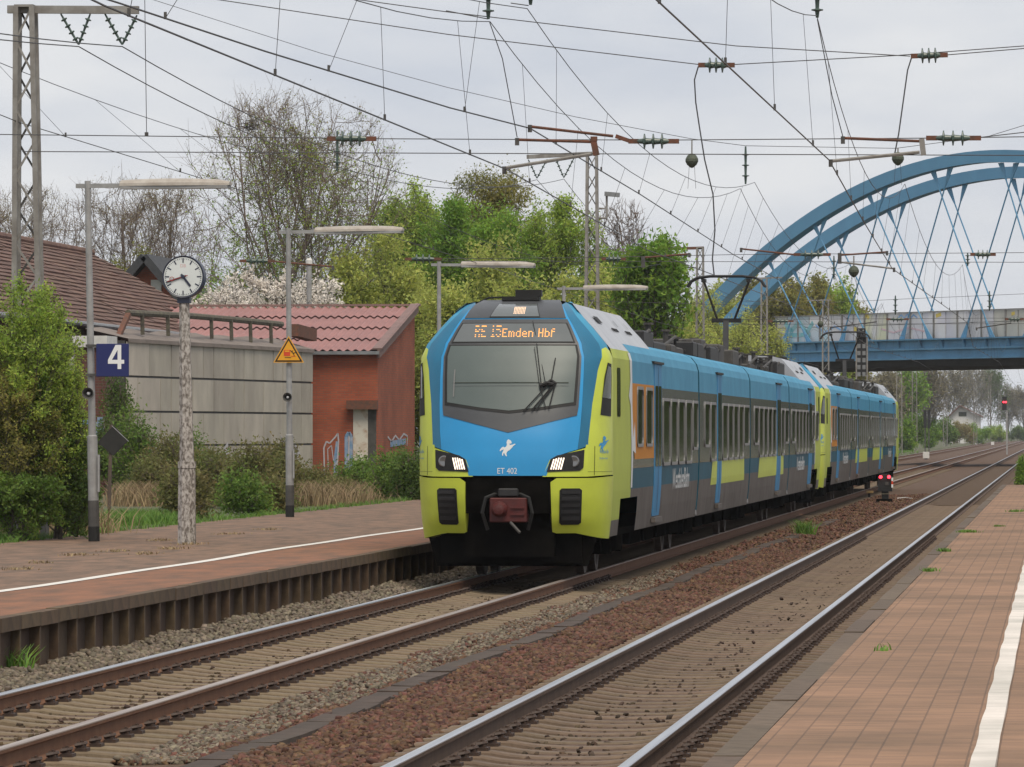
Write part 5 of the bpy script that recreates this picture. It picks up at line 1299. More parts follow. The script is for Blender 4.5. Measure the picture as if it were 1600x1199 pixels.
# the wires
def line(name, label, cat='wire'): return None
def interp(tab, Z, k): return float(np.interp(Z, [t[0] for t in tab], [t[k] for t in tab]))
def overhead(label, ctab, stab, r=.0105):
    """contact wire on its zigzag, catenary wire sagging between supports, droppers"""
    T = thing('overhead_line', label, 'overhead wire', (ctab[2][1], ctab[2][0], ctab[2][2]))
    Zs = sorted(set([t[0] for t in ctab] + list(np.arange(ctab[0][0], 260, 8)))); Zs = [z for z in Zs if z <= ctab[-1][0]]
    MB().tube([(interp(ctab, Z, 1), Z, interp(ctab, Z, 2)) for Z in Zs], r, 5).build('contact_wire', WIREC, T)
    pts = []; drops = []
    for (za, xa, ha, sg), (zb_, xb, hb, _) in zip(stab[:-1], stab[1:]):
        n = 16
        for i in range(n + (1 if zb_ == stab[-1][0] else 0)):
            t = i / n; pts.append((lerp(xa, xb, t), lerp(za, zb_, t), lerp(ha, hb, t) - sg * 4 * t * (1 - t)))
        k = max(3, int((zb_ - za) / 7.5))
        if za < 300:
            for i in range(k):
                t = (i + .5) / k; drops.append((lerp(xa, xb, t), lerp(za, zb_, t), lerp(ha, hb, t) - sg * 4 * t * (1 - t)))
    MB().tube(pts, .0072, 5).build('catenary_wire', WIRE, T)
    for x, Z, z in drops:
        if Z > 36: MB().tube([(x, Z, z), (interp(ctab, Z, 1), Z, interp(ctab, Z, 2))], .0045, 4).build('dropper', WIRE, T); MB().cbox((interp(ctab, Z, 1), Z, interp(ctab, Z, 2) + .03), .03, .03, .08).build('clamp', DKST, T)
    return T
C1 = [(15, -8.3, 6.1), (48.3, -8.75, 6.12), (79, -8.22, 6.12), (113, -8.75, 6.08), (131, -8.35, 6.02), (180, -7.75, 5.98), (208, -8.0, 5.99), (240, -8.5, 6.05), (300, -7.8, 6.1), (400, -8.3, 6.1), (700, -8.06, 6.1), (1200, -8.06, 6.1)]
OL1 = overhead('contact wire and catenary above the train, dipping to its pantographs', C1, [(20, -8.6, 8.4, 1.2), (79, -8.46, 8.33, 1.1), (130, -7.75, 8.15, 1.05), (190, -8.1, 8.1, 1.0), (245, -8.1, 8.1, 1.0), (300, -8.1, 8.2, 1.0), (360, -8.1, 8.2, 1.2), (440, -8.1, 8.2, 1.2), (600, -8.06, 8.2, 1.0), (900, -8.06, 8, 1)])
C2 = [(28, -12.6, 6.9), (55.8, -9.96, 6.76), (63, -9.45, 6.75), (73.9, -8.48, 6.73), (79, -7.86, 6.73), (100.5, -7.9, 6.70), (130, -7.95, 6.55), (190, -7.6, 6.3), (245, -8.4, 6.2)]
OL2 = overhead('second higher contact wire crossing above the front of the train', C2, [(20, -11.5, 8.6, .9), (79, -7.9, 8.52, 1.0), (130, -7.4, 8.3, .9), (190, -7.4, 8.2, .9), (245, -8, 8.1, 1)], .011)
C3 = [(15, -3.5, 6.2), (48.3, -3.72, 6.2), (79, -3.39, 6.23), (100.6, -3.66, 6.16), (128, -3.98, 6.12), (190, -3.25, 6.1), (245, -3.9, 6.1), (300, -3.3, 6.1), (400, -3.6, 6.1), (700, -3.53, 6.1), (1200, -3.53, 6.1)]
OL3 = overhead('contact wire and catenary above the empty track', C3, [(20, -3.6, 8.5, 1.2), (79, -3.57, 8.38, 1.25), (129, -3.7, 8.2, 1.1), (190, -3.4, 8.15, 1.1), (245, -3.5, 8.1, 1.0), (300, -3.5, 8.2, 1.0), (360, -3.5, 8.2, 1.2), (440, -3.5, 8.2, 1.2), (600, -3.5, 8.2, 1.0), (900, -3.5, 8, 1)])
C4 = [(60, -19.5, 8.8), (88, -17.4, 7.4), (129, -14.4, 6.4), (190, -14.2, 6.1), (300, -14.2, 6.1), (700, -14.2, 6.1)]
OL4 = overhead('slack wire over the left platform, passing behind the lamp heads', C4, [(70, -19.0, 9.4, .5), (129, -17.4, 8.6, .9), (190, -14.2, 8.2, 1), (250, -14.2, 8.2, 1), (310, -14.2, 8.2, 1), (700, -14.2, 8, 1)], .008)
def sag(p, q, s, n=24): return [lerp(Vector(p), Vector(q), i / n) - Vector((0, 0, s * 4 * (i / n) * (1 - i / n))) for i in range(n + 1)]
def feeder(label, stops, sags):
    T = thing('feeder_line', label, 'wire', stops[1])
    for a, b_, s in zip(stops[:-1], stops[1:], sags): MB().tube(sag(a, b_, s), .010, 5).build('wire', WIRE, T)
feeder('feeder wire hung from the inner insulator pair of the crossarm', [(-16.6, 1, 8.6), q1(123, 73), q2(839, 281), q3(1056, 413), (-17.6, 330, 10.6), (-18, 420, 10.6), (-18, 800, 10)], (1.3, 1.1, .9, .9, 1, 1))
feeder('feeder wire hung from the outer insulator pair of the crossarm', [(-15.8, 1, 8.6), q1(191, 73), q2(881, 280), q3(1068, 413), (-16.9, 330, 10.6), (-17.3, 420, 10.6), (-17.3, 800, 10)], (1.3, 1.05, .9, .9, 1, 1))
# cross spans
def wire_px(T, pts, Z, r=.0075, name='span_wire', mat=None): MB().tube([PY(a, b_, Z) for a, b_ in pts], r, 5).build(name, mat or WIRE, T)
def insul(T, x0, x1, y, Z, n=3, dy=0.0):
    a, b_ = PY(x0, y, Z), PY(x1, y + dy, Z); L = (b_ - a).length
    m = MB(); discs(m, lerp(a, b_, .18), lerp(a, b_, .80), n, .115 if n == 3 else .08, .032); m.build('insulator', INSU, T)
    MB().bar(a, lerp(a, b_, .20), .05, .07).build('insulator_end', RSTY, T); MB().bar(lerp(a, b_, .78), b_, .05, .07).build('insulator_end', RSTY, T)
def vins(T, px, y0, y1, Z, n=3):
    a, b_ = PY(px, y0, Z), PY(px, y1, Z); m = MB(); discs(m, a, b_, n, .09, .022); m.build('hanging_insulator', INSU, T)
def reg(T, p, q, Z, mat, r=.022):
    MB().tube([PY(*p, Z), PY(*q, Z)], r, 6).build('registration_arm', mat, T); e = PY(*p, Z); MB().cbox(e - Vector((0, 0, .03)), .06, .06, .11).build('arm_clamp', DKST, T)
def ball(T, px, y0, y1, Z, r):
    a, c = PY(px, y0, Z), PY(px, y1, Z)
    MB().tube([a, c], .018, 5).build('ball_hanger', GALD, T)
    MB().lathe(c + Vector((0, 0, r * 1.15)), (0, 0, -1), [(0, r * .25), (r * .3, r * .7), (r * .8, r * .98), (r * 1.2, r), (r * 1.7, r * .75), (r * 2.1, r * .3), (r * 2.2, r * .05)], 14).build('ball', BALL, T)
    for s in (-1, 1): MB().tube([c + Vector((s * r * .4, 0, -r * .8)), c + Vector((s * r * .6, 0, -r * 4.2))], .006, 4).build('weight_wire', WIRE, T)
ZA = 79.0
H1 = thing('cross_span', 'nearest span of cross wires with registration arms and green insulators above the train', 'overhead wire', PY(900, 240, ZA))
wire_px(H1, [(35, 237), (900, 240.5), (1600, 243), (2000, 244)], ZA); wire_px(H1, [(-300, 207), (515, 216)], ZA); wire_px(H1, [(587, 217), (985, 219)], ZA); wire_px(H1, [(1058, 219), (1450, 216)], ZA); wire_px(H1, [(1530, 215), (2000, 208)], ZA); wire_px(H1, [(1530, 215), (1600, 207), (2000, 170)], ZA)
insul(H1, 511, 588, 217, ZA); insul(H1, 982, 1061, 221, ZA); insul(H1, 1447, 1533, 216, ZA)
reg(H1, (808, 218.5), (925, 222), ZA, RSTY); reg(H1, (828, 198), (958, 213), ZA, RSTY); reg(H1, (788, 263), (925, 241), ZA, GALD, .026)
MB().bar(PY(962, 213, ZA), PY(985, 221, ZA), .06).build('arm_link', RSTY, H1)
MB().bar(PY(927, 219, ZA), PY(932, 243, ZA), .09).build('arm_bracket', RSTY, H1); MB().box(PY(923, 0, ZA).x, PY(933, 0, ZA).x, ZA - .05, ZA + .05, PY(0, 226, ZA).z, PY(0, 219, ZA).z).build('arm_bracket_top', RSTY, H1)
reg(H1, (1317, 216), (1440, 221), ZA, RSTY); reg(H1, (1298, 252), (1437, 238), ZA, GALD, .026); MB().bar(PY(1440, 217, ZA), PY(1443, 243, ZA), .08).build('arm_bracket', GALD, H1)
wire_px(H1, [(330, -60), (540, -3), (700, 19), (1150, 72), (1422, 88)], ZA); wire_px(H1, [(1480, 86), (1600, 76), (1800, 60), (2000, 44)], ZA); wire_px(H1, [(100, -50), (330, -2), (700, 54), (1092, 101)], ZA); wire_px(H1, [(1147, 101), (1400, 87), (1600, 72), (1800, 55), (2000, 36)], ZA)
insul(H1, 1091, 1148, 102, ZA); insul(H1, 1423, 1481, 88, ZA, dy=-2)
for pts in ([(1091, 104), (1085, 125), (1087, 160), (1093, 200), (1101, 250), (1114, 304), (1117, 360), (1113, 405), (1116, 432)], [(1424, 91), (1418, 110), (1411, 160), (1404, 210), (1398, 240)]): wire_px(H1, pts, ZA, .011, 'jumper')
for px, y0, y1 in ((763, -14, 30), (829, -30, 8), (1277, -14, 28)): vins(H1, px, y0, y1, ZA, 2)
for pts in ([(765, 35), (785, 92), (808, 215)], [(1277, 30), (1300, 150), (1317, 214)], [(697, 17), (763, 30)], [(798, 5), (826, 9)]): wire_px(H1, pts, ZA, .008, 'stay_wire')
wire_px(H1, [(226, -10), (229, 209)], ZA, .006, 'stay_wire'); MB().cbox(PY(229, 210, ZA), .05, .05, .06).build('clamp', DKST, H1)
ZB = 129.0
H2 = thing('cross_span', 'second span of cross wires with round green weights and hanging insulators', 'overhead wire', PY(1100, 400, ZB))
wire_px(H2, [(-250, -170), (240, 0), (500, 83), (700, 137), (900, 183), (1080, 217), (1165, 228), (1400, 232), (1545, 213), (1750, 150), (1900, 90)], ZB); wire_px(H2, [(640, 405), (900, 403), (1150, 398), (1600, 395), (1900, 392)], ZB); wire_px(H2, [(640, 408), (1100, 409), (1600, 410), (1900, 410)], ZB)
ball(H2, 1081, 219, 252, ZB, .16); ball(H2, 1403, 231, 249, ZB, .15); ball(H2, 1334, 400, 425, ZB, .13)
vins(H2, 1165, 229, 288, ZB, 3); vins(H2, 527, 205, 268, ZB, 3)
insul(H2, 633, 690, 405, ZB); insul(H2, 1240, 1298, 398, ZB); insul(H2, 1516, 1556, 398, ZB); insul(H2, 940, 978, 405, ZB); insul(H2, 375, 430, 408, ZB)
reg(H2, (1158, 389), (1240, 398), ZB, RSTY); reg(H2, (1386, 394), (1312, 399), ZB, RSTY); reg(H2, (1397, 420), (1314, 410), ZB, GALD); reg(H2, (1077, 397), (1003, 403), ZB, RSTY); reg(H2, (520, 417), (430, 409), ZB, RSTY)
for px, y in ((1312, 404), (1005, 410)): MB().cbox(PY(px, y, ZB), .09, .09, .26).build('arm_bracket', DKST, H2)
ZC = 190.0
H3 = thing('cross_span', 'third span of cross wires seen against the bridge parapet', 'overhead wire', PY(1300, 500, ZC))
wire_px(H3, [(900, 470), (1200, 478), (1400, 468), (1700, 455), (1900, 440)], ZC); wire_px(H3, [(1100, 500), (1600, 497), (1900, 495)], ZC); wire_px(H3, [(1100, 507), (1600, 506), (1900, 506)], ZC); insul(H3, 1385, 1420, 499, ZC); insul(H3, 1200, 1240, 502, ZC); insul(H3, 1570, 1600, 499, ZC)
vins(H3, 1399, 462, 492, ZC); vins(H3, 1546, 455, 486, ZC); vins(H3, 1303, 400, 437, ZC); vins(H3, 1512, 395, 416, ZC); ball(H3, 1282, 498, 507, ZC, .11)
reg(H3, (1298, 512), (1370, 503), ZC, DKST); reg(H3, (1526, 513), (1580, 505), ZC, DKST)

for px, Zr_, zt_, lab in ((2000, ZA, 9.2, 'lattice mast on the brick platform holding the nearest cross span'), (1900, ZB, 12.0, 'lattice mast on the brick platform holding the second cross span'), (1900, ZC, 8.2, 'lattice mast right of the tracks holding the third cross span')):
    p = PY(px, 300, Zr_); lattice((p.x + .2, Zr_, PLZ if Zr_ < 170 else -.5), zt_, .5, .3, .3, lab)
# ================================================================== signals and small line-side things
SBLK = pmat('signal_black', (.012, .012, .013), rough=.6)
LRED = pmat('signal_red_lit', (.6, .02, .02), rough=.4, emit=(1.0, .03, .05), estr=3)
Zs_ = 300.0; P = lambda px, py: PY(px, py, Zs_)
S = thing('signal', 'tall black line signal above the roof of the second trainset', 'signal', (P(1345, 600).x, Zs_, -.3))
m = MB(); p0, p1 = P(1337, 584), P(1356, 527)
m.box(p0.x, p0.x + .08, Zs_ - .1, Zs_ + .1, -.3, p1.z); m.box(p1.x - .08, p1.x, Zs_ - .1, Zs_ + .1, -.3, p1.z); m.build('post', GALD, S)
a, c = P(1338.5, 528), P(1352.5, 513); MB().box(a.x, c.x, Zs_ - .2, Zs_ + .1, a.z, c.z).build('signal_head', SBLK, S, bevel=.03)
for dx_ in (1342, 1349): MB().lathe(PY(dx_, 516.5, Zs_ - .2), (0, -1, 0), [(0, .05), (.08, .05)], 10).build('lamp', ZINC, S)
MB().box(p0.x + .02, p1.x - .02, Zs_ - .04, Zs_ + .04, P(0, 588).z, P(0, 529).z).build('backboard', SBLK, S)
for i in range(5):
    for j in range(2):
        q = PY(1342 + j * 8, 541 + i * 11, Zs_ - .05); MB().box(q.x - .09, q.x + .09, Zs_ - .07, Zs_ - .05, q.z - .12, q.z + .12).build('number_plate', ZINC, S)
Zr = 560.0; P = lambda px, py: PY(px, py, Zr)
S = thing('signal', 'distant main signal showing two red lights beyond the bridge', 'signal', (P(1570, 680).x, Zr, -.3))
a, c = P(1566, 641), P(1573, 620); MB().box(a.x, c.x, Zr - .2, Zr + .2, a.z, c.z).build('signal_head', SBLK, S)
MB().box(P(1571.5, 0).x, P(1574, 0).x, Zr - .1, Zr + .1, -.4, a.z).build('post', GALV, S)
for px in (1568.3, 1571.6): MB().lathe(PY(px, 628.5, Zr - .2), (0, -1, 0), [(0, .10), (.1, .10)], 10).build('red_light', LRED, S)
for i, (px, py) in enumerate(((1446, 655), (1452, 655))):
    a, c = P(px - 3, py + 14), P(px + 2, py - 14)
    S = thing('signal', 'dark signal head seen from behind among the far masts', 'signal', (P(px, 690).x, Zr, -.3), 'dark signal heads beyond the train')
    MB().box(a.x, c.x, Zr - .2, Zr + .2, a.z, c.z).build('signal_head', SBLK, S); MB().box((a.x + c.x) / 2 - .06, (a.x + c.x) / 2 + .06, Zr - .06, Zr + .06, -.4, a.z).build('post', DKST, S)
g0 = PG(1383, 786, -.2); Zd = g0.y; P = lambda px, py: PY(px, py, Zd)
S = thing('dwarf_signal', 'low black signal box with two red lights between the tracks', 'signal', g0)
a, c = P(1372, 768), P(1394, 741); MB().prism([(a.x, a.z), (c.x, a.z), (c.x, c.z - .12), (c.x - .12, c.z), (a.x + .12, c.z), (a.x, c.z - .12)], lambda u_, v_: (u_, Zd - .15, v_), lambda u_, v_: (u_, Zd + .2, v_)).build('signal_box', SBLK, S)
MB().box(a.x + .12, c.x - .12, Zd - .06, Zd + .06, -.3, a.z).build('foot', SBLK, S)
MB().box(a.x - .05, c.x + .0, Zd - .25, Zd + .25, -.3, P(0, 778).z).build('plinth', BLK2, S)
MB().box(P(1378, 0).x, P(1389, 0).x, Zd - .26, Zd - .2, P(0, 771).z, P(0, 769).z).build('plinth_cap', MOSS, S)
for px in (1376, 1389): MB().lathe(PY(px, 745.5, Zd - .15), (0, -1, 0), [(-.02, .055), (.06, .055), (.065, .01)], 12).build('red_light', LRED, S)
pz_ = P(1394.5, 762)
for i in range(3): MB().box(pz_.x - .03, pz_.x + .03, Zd - .22, Zd - .18, pz_.z + i * .11, pz_.z + (i + 1) * .11 - .002).build('banded_post', SRED if i == 1 else SIGNW, S)
MB().box(P(1383, 0).x, P(1388, 0).x, Zd - .165, Zd - .152, P(0, 757).z, P(0, 752).z).build('plate', DKST, S)
g1 = PG(1359, 778, -.22); S = thing('marker_stake', 'low stake with a pale yellow cap beside the dwarf signal', 'stake', g1)
MB().box(g1.x - .13, g1.x + .13, g1.y - .1, g1.y + .1, g1.z + .17, g1.z + .26).build('cap', pmat('cap_ochre', (.36, .24, .10), (.26, .17, .08), scale=6, rough=.8), S); MB().box(g1.x - .06, g1.x + .02, g1.y - .05, g1.y + .05, g1.z - .1, g1.z + .17).build('stake', SBLK, S)
p = PG(1402, 779, -.15); q = PG(1426, 779.5, -.15); tag(MB().tube([p, lerp(p, q, .5) + Vector((0, .3, .03)), q], .022, 5).build('loose_cable', SIGNW), 'short white cable end lying on the ballast by the dwarf signal', 'cable')
for px, py, X in ((1447, 712, -11.6), (1551, 690, -11.6)):
    Zc = PX(px, 690, X).y; S = thing('cabinet', 'small pale grey line-side cabinet by the siding' if px < 1500 else 'far pale line-side cabinet below the red signal', 'cabinet', (X, Zc, -.4))
    MB().box(X - .28, X + .28, Zc - .2, Zc + .2, -.15, .42).build('body', WFRM, S, bevel=.02); MB().box(X - .14, X + .14, Zc - .12, Zc + .12, -.5, -.15).build('foot', DKST, S)
# far white house
Zw = 1080.0; ap, l_, r_ = PY(1500, 634, Zw), PY(1480, 653, Zw), PY(1536, 652, Zw)
S = thing('white_house', 'small white gabled house far beyond the bridge', 'building', (ap.x, Zw, -.4))
MB().prism([(l_.x + .3, -.5), (r_.x - .6, -.5), (r_.x - .6, r_.z), (ap.x, ap.z - .2), (l_.x + .3, l_.z + .1)], lambda a, b_: (a, Zw, b_), lambda a, b_: (a, Zw + 10, b_)).build('wall', WFRM, S)
for p in (l_, r_): MB().bar((ap.x, Zw + 4.5, ap.z), (p.x, Zw + 4.5, p.z), 11, .2).build('roof_slope', TILE, S)
wn = PY(1504, 647, Zw); MB().box(wn.x - .8, wn.x + .8, Zw - .05, Zw + .03, wn.z - .5, wn.z + .4).build('window', GLS, S)

# ================================================================== trees, shrubs and grass
BARK = pmat('bark_grey', (.10, .085, .068), (.065, .055, .045), scale=4, rough=.95)
BARKB = pmat('bark_twig_brown', (.20, .155, .13), (.14, .11, .095), scale=3, rough=.95)
L_BRIGHT = leafmat('leaf_bright', (0.2440, 0.3904, 0.0549), (0.1586, 0.2745, 0.0366))
L_WILLOW = leafmat('leaf_willow', (.50, .54, .135), (.36, .41, .10), .3)
L_OLIVE = leafmat('leaf_olive', (0.2928, 0.2684, 0.0732), (0.2074, 0.2135, 0.0549))
L_DARK = leafmat('leaf_dark', (0.1220, 0.1891, 0.0390), (0.0732, 0.1220, 0.0293))
L_BUSH = leafmat('leaf_bush', (0.1830, 0.2806, 0.0549), (0.1037, 0.1769, 0.0342))
L_YOUNG = leafmat('leaf_young', (0.3660, 0.4758, 0.0854), (0.2562, 0.3660, 0.0610))
L_BROWN = leafmat('leaf_brownish', (0.3050, 0.2440, 0.0915), (0.2196, 0.1952, 0.0671))
L_BRAM = leafmat('leaf_bramble', (0.1586, 0.1891, 0.0549), (0.2196, 0.1708, 0.0732))
L_FAR = leafmat('leaf_far_hazed', (.30, .27, .17), (.22, .20, .13), .3)  # distance haze put into the leaf colour: paler and greyer than near trees
BLOSS = leafmat('blossom', (.88, .83, .77), (.78, .72, .65), .1, .35)
STRAW = leafmat('dry_grass', (.34, .25, .14), (.24, .18, .10), .3, .2)
GRAS = leafmat('green_grass', (.14, .26, .04), (.10, .19, .03), .3, .25)
FARB = pmat('far_wood_hazed', (.22, .20, .175), (.16, .15, .13), scale=.3, rough=1)  # bark of the far trees, paled in its colour to suggest haze

def tubes(seg, n=4):
    """seg: array (k, 8) p0 p1 r0 r1 -> verts, quads"""
    seg = np.asarray(seg, dtype=float); p0, p1, r0, r1 = seg[:, 0:3], seg[:, 3:6], seg[:, 6], seg[:, 7]
    d = p1 - p0; d /= np.linalg.norm(d, axis=1, keepdims=True) + 1e-9
    a = np.cross(d, np.where(np.abs(d[:, 2:3]) > .9, np.array([[1., 0, 0]]), np.array([[0, 0, 1.]]))); a /= np.linalg.norm(a, axis=1, keepdims=True) + 1e-9
    b_ = np.cross(d, a); t = np.arange(n) * 2 * np.pi / n
    ring = a[:, None] * np.cos(t)[None, :, None] + b_[:, None] * np.sin(t)[None, :, None]
    v = np.concatenate([p0[:, None] + ring * r0[:, None, None], p1[:, None] + ring * r1[:, None, None]], 1).reshape(-1, 3)
    k = np.arange(n); k2 = (k + 1) % n; f = np.stack([k, k2, k2 + n, k + n], 1)
    return v, (f[None] + (2 * n) * np.arange(len(seg))[:, None, None]).reshape(-1, 4)
def leafquads(c, size, r, flat_=0.0, aspect=.7):
    n = len(c); u_ = r.standard_normal((n, 3)); u_[:, 2] *= (1 - flat_); u_ /= np.linalg.norm(u_, axis=1, keepdims=True)
    w_ = r.standard_normal((n, 3)); w_ -= u_ * (w_ * u_).sum(1, keepdims=True); w_ /= np.linalg.norm(w_, axis=1, keepdims=True)
    s = size * (.6 + .8 * r.random((n, 1))); u_ = u_ * s * .5; w_ = w_ * s * .5 * aspect
    v = np.stack([c - u_ * 1.1 + w_ * .5, c - u_ * .5 - w_ * 1.1, c + u_ * 1.25 + w_ * .5], 1).reshape(-1, 3)      # one pointed face per leaf
    return v, np.arange(3 * n).reshape(-1, 3)
def grow(seed, H, rad, zc, rz, trunk, k=(12, 7, 6, 0), twig=.008, up=.55, lean=(0, 0), first=.25, fine=1):
    """a tree inside an ellipsoid crown; returns segments and the end twigs"""
    r = np.random.default_rng(seed); segs = []; ends = []
    top = np.array([lean[0], lean[1], H * .93]); C = np.array([lean[0] * .6, lean[1] * .6, zc])
    def inside(p, m=1.0):
        q = (p - C) / np.array([rad, rad, rz]); L = np.linalg.norm(q); return p if L <= m else C + q / L * m * np.array([rad, rad, rz])
    def branch(p, q, r0, r1, n=3, jit=.06, bow=.12):
        L = np.linalg.norm(q - p); pts = [p]
        for i in range(1, n + 1):
            t = i / n; x = p + (q - p) * t; x = x + np.array([0, 0, -bow * L * t * (1 - t) * 2]) * (1 if up > 0 else -1)
            if i < n: x = x + r.standard_normal(3) * jit * L * .5
            pts.append(x)
        for i in range(n): segs.append((*pts[i], *pts[i + 1], lerp(r0, r1, i / n), lerp(r0, r1, (i + 1) / n)))
        return pts
    tr = branch(np.array([0., 0, 0]), np.array([top[0], top[1], max(zc + rz * .35, H * .45)]), trunk, trunk * .35, 5, .03, 0)
    def along(pts, t): x = t * (len(pts) - 1); i = min(int(x), len(pts) - 2); return pts[i] + (pts[i + 1] - pts[i]) * (x - i)
    for i in range(k[0]):
        t0 = first + (1 - first) * (i + r.random()) / k[0]; p = along(tr, min(.98, t0)); az = i * 2.4 + r.random() * .8
        el = r.uniform(-.25, .75) + up * t0; dirv = np.array([math.cos(az) * math.cos(el), math.sin(az) * math.cos(el), math.sin(el)])
        q = inside(C + dirv * np.array([rad, rad, rz]) * r.uniform(.7, 1.0))
        if q[2] < p[2] - rz * .2: q[2] = p[2] - rz * .2 * r.random()
        q[2] = max(q[2], .12)
        r1 = trunk * .42 * (1 - .5 * t0); b1_ = branch(p, q, r1, r1 * .25, 4)
        for j in range(k[1]):
            t1 = .25 + .75 * (j + r.random()) / k[1]; p2 = along(b1_, min(.99, t1)); dv_ = (q - p) / (np.linalg.norm(q - p) + 1e-9)
            d2 = dv_ * .5 + r.standard_normal(3) * .6 + np.array([0, 0, up * .5]); d2 /= np.linalg.norm(d2)
            L2 = np.linalg.norm(q - p) * r.uniform(.28, .5) * (1.15 - .5 * t1); q2_ = inside(p2 + d2 * L2, 1.06)
            r2 = max(twig * 1.6, r1 * .32); b2_ = branch(p2, q2_, r2, max(twig, r2 * .4), fine + 1)
            for l in range(k[2]):
                t2_ = .2 + .8 * (l + r.random()) / k[2]; p3 = along(b2_, min(.99, t2_)); d3 = d2 * .5 + r.standard_normal(3) * .6 + np.array([0, 0, up * .5]); d3 /= np.linalg.norm(d3)
                q3_ = inside(p3 + d3 * L2 * r.uniform(.3, .6), 1.12); b3_ = branch(p3, q3_, max(twig * 1.2, r2 * .35), twig * .7, fine); ends.append((b3_[0], b3_[-1]))
                for m_ in range(k[3]):
                    p4 = along(b3_, .3 + .7 * r.random()); d4 = d3 * .6 + r.standard_normal(3) * .5 + np.array([0, 0, up * .5]); d4 /= np.linalg.norm(d4)
                    q4_ = p4 + d4 * L2 * r.uniform(.15, .35); segs.append((*p4, *q4_, twig * .8, twig * .4)); ends.append((p4, q4_))
    return np.array(segs), np.array(ends), r
def leaves_on(ends, n, spread, r, zmax=None, zmin=None):
    i = r.integers(0, len(ends), n); t = r.random((n, 1)); c = ends[i, 0] + (ends[i, 1] - ends[i, 0]) * t + r.standard_normal((n, 3)) * spread
    if zmax is not None:
        keep = r.random(n) < np.clip((zmax - c[:, 2]) / (zmax * .4), 0, 1); c = c[keep]
    return c[c[:, 2] > .02] if zmin is None else c[c[:, 2] > zmin]
MESHES = {}
def tree(name, label, base, H, rad, zc, rz, trunk=.14, k=(12, 7, 6, 0), leaf=None, lsize=.14, nleaf=15000, spread=.12, bark=None, twig=.01, up=.5, seed=1, cat='tree', group=None, first=.25, extra=None, lzmax=None):
    segs, ends, r = grow(seed, H, rad, zc, rz, trunk, k, twig, up, first=first, fine=2 if name == 'bare_tree' else 1)
    T = thing(name, label, cat, base, group)
    big = np.arange(len(segs)) < 5
    v, f = tubes(segs[big], 6); o = link('trunk' if cat == 'tree' else 'stem', npmesh('trunk', v, f, bark or BARK), T); o.location = (0, 0, 0)
    v, f = tubes(segs[~big], 3); o = link('branches', npmesh('branches', v, f, bark or BARK), T); o.location = (0, 0, 0); tag(o, kind='stuff')
    if leaf is not None:
        v, f = leafquads(leaves_on(ends, nleaf, spread, r, lzmax), lsize, r); o = link('crown' if cat == 'tree' else 'foliage', npmesh('crown', v, f, leaf), T); o.location = (0, 0, 0); tag(o, kind='stuff')
    if extra:
        lf, n2, s2, zm = extra; v, f = leafquads(leaves_on(ends, n2, spread, r, zm), s2, r); o = link('young_leaves', npmesh('young', v, f, lf), T); o.location = (0, 0, 0); tag(o, kind='stuff')
    return T
def ptree(name, label, px, ptop, hw, Z, pbot=None, gz_=-.1, **kw):
    """place by the photograph: centre column, top row, half width in pixels, at distance Z"""
    p = PY(px, ptop, Z); H = p.z - gz_; rad = hw * Z / FPX
    zb_ = (PY(px, pbot, Z).z - gz_) if pbot else H * .2
    zb_ = max(.2, zb_)
    if kw.get('cat') in ('shrub', 'bush') and pbot: zb_ = (-.12 if name == 'willow_bush' else -.45) * H if name not in ('bush',) else zb_ - .25 * (H - zb_)
    zc, rz = (H + zb_) / 2, (H - zb_) / 2
    return tree(name, label, (p.x, Z, gz_), H, rad, zc, rz, **kw)
G1 = 'trees behind the platform buildings'
ptree('bare_tree', 'large bare spreading tree with a crow nest and budding lower branches', 458, 163, 172, 215, 470, k=(26, 9, 7, 3), twig=.009, trunk=.2, bark=BARKB, up=.75, seed=3, first=.0, leaf=L_YOUNG, nleaf=22000, lsize=.10, spread=.14, lzmax=15.5, extra=(L_BROWN, 16000, .06, None))
nest = PY(391, 196, 214); nm = MB()
rr = random.Random(2)
for i in range(60):
    a = Vector((rr.gauss(0, .16), rr.gauss(0, .16), rr.gauss(0, .09))); d = Vector((rr.gauss(0, 1), rr.gauss(0, 1), rr.gauss(0, .4))).normalized() * .2
    nm.tube([nest + a - d, nest + a + d], .014, 3, cap=False)
tag(nm.build('bird_nest', BARK), 'dark twiggy bird nest high in the large bare tree', 'nest')
for i, (px, pt, hw, Z) in enumerate(((55, 296, 95, 262), (190, 282, 105, 255), (268, 285, 75, 245), (-40, 300, 90, 250))):
    ptree('bare_tree', ['bare thin tree behind the lattice mast', 'bare tree above the brown roof ridge', 'bare tree left of the large spreading one', 'bare tree at the far left behind the mast'][i], px, pt, hw, Z, 470, k=(14, 8, 6, 2), twig=.010, trunk=.14, bark=BARKB, up=.8, seed=20 + i, first=.15, group=G1, leaf=L_BROWN, nleaf=5000, lsize=.06)
for i, (px, pt, hw, Z, lf) in enumerate(((120, 385, 60, 243, L_OLIVE), (215, 380, 70, 240, L_OLIVE), (325, 362, 70, 225, L_BRIGHT), (410, 330, 70, 222, L_BRIGHT), (520, 385, 70, 220, L_DARK), (290, 400, 60, 236, L_DARK), (30, 400, 60, 240, L_DARK), (450, 400, 70, 221, L_BRIGHT))):
    ptree('shrub', ['yellowish shrub behind the roof ridge', 'olive shrub left of the clock', 'bright green shrub right of the clock', 'bright green shrub under the large bare tree', 'dark green shrub behind the second lamp head', 'dark shrub behind the dark gable', 'dark shrub behind the brown roof', 'green shrub behind the blossoming tree'][i], px, pt, hw, Z, 560, k=(12, 8, 6, 0), leaf=lf, nleaf=13000, lsize=.13, spread=.16, seed=40 + i, trunk=.08, up=.5, first=.1, cat='shrub', group='shrubs behind the roofs')
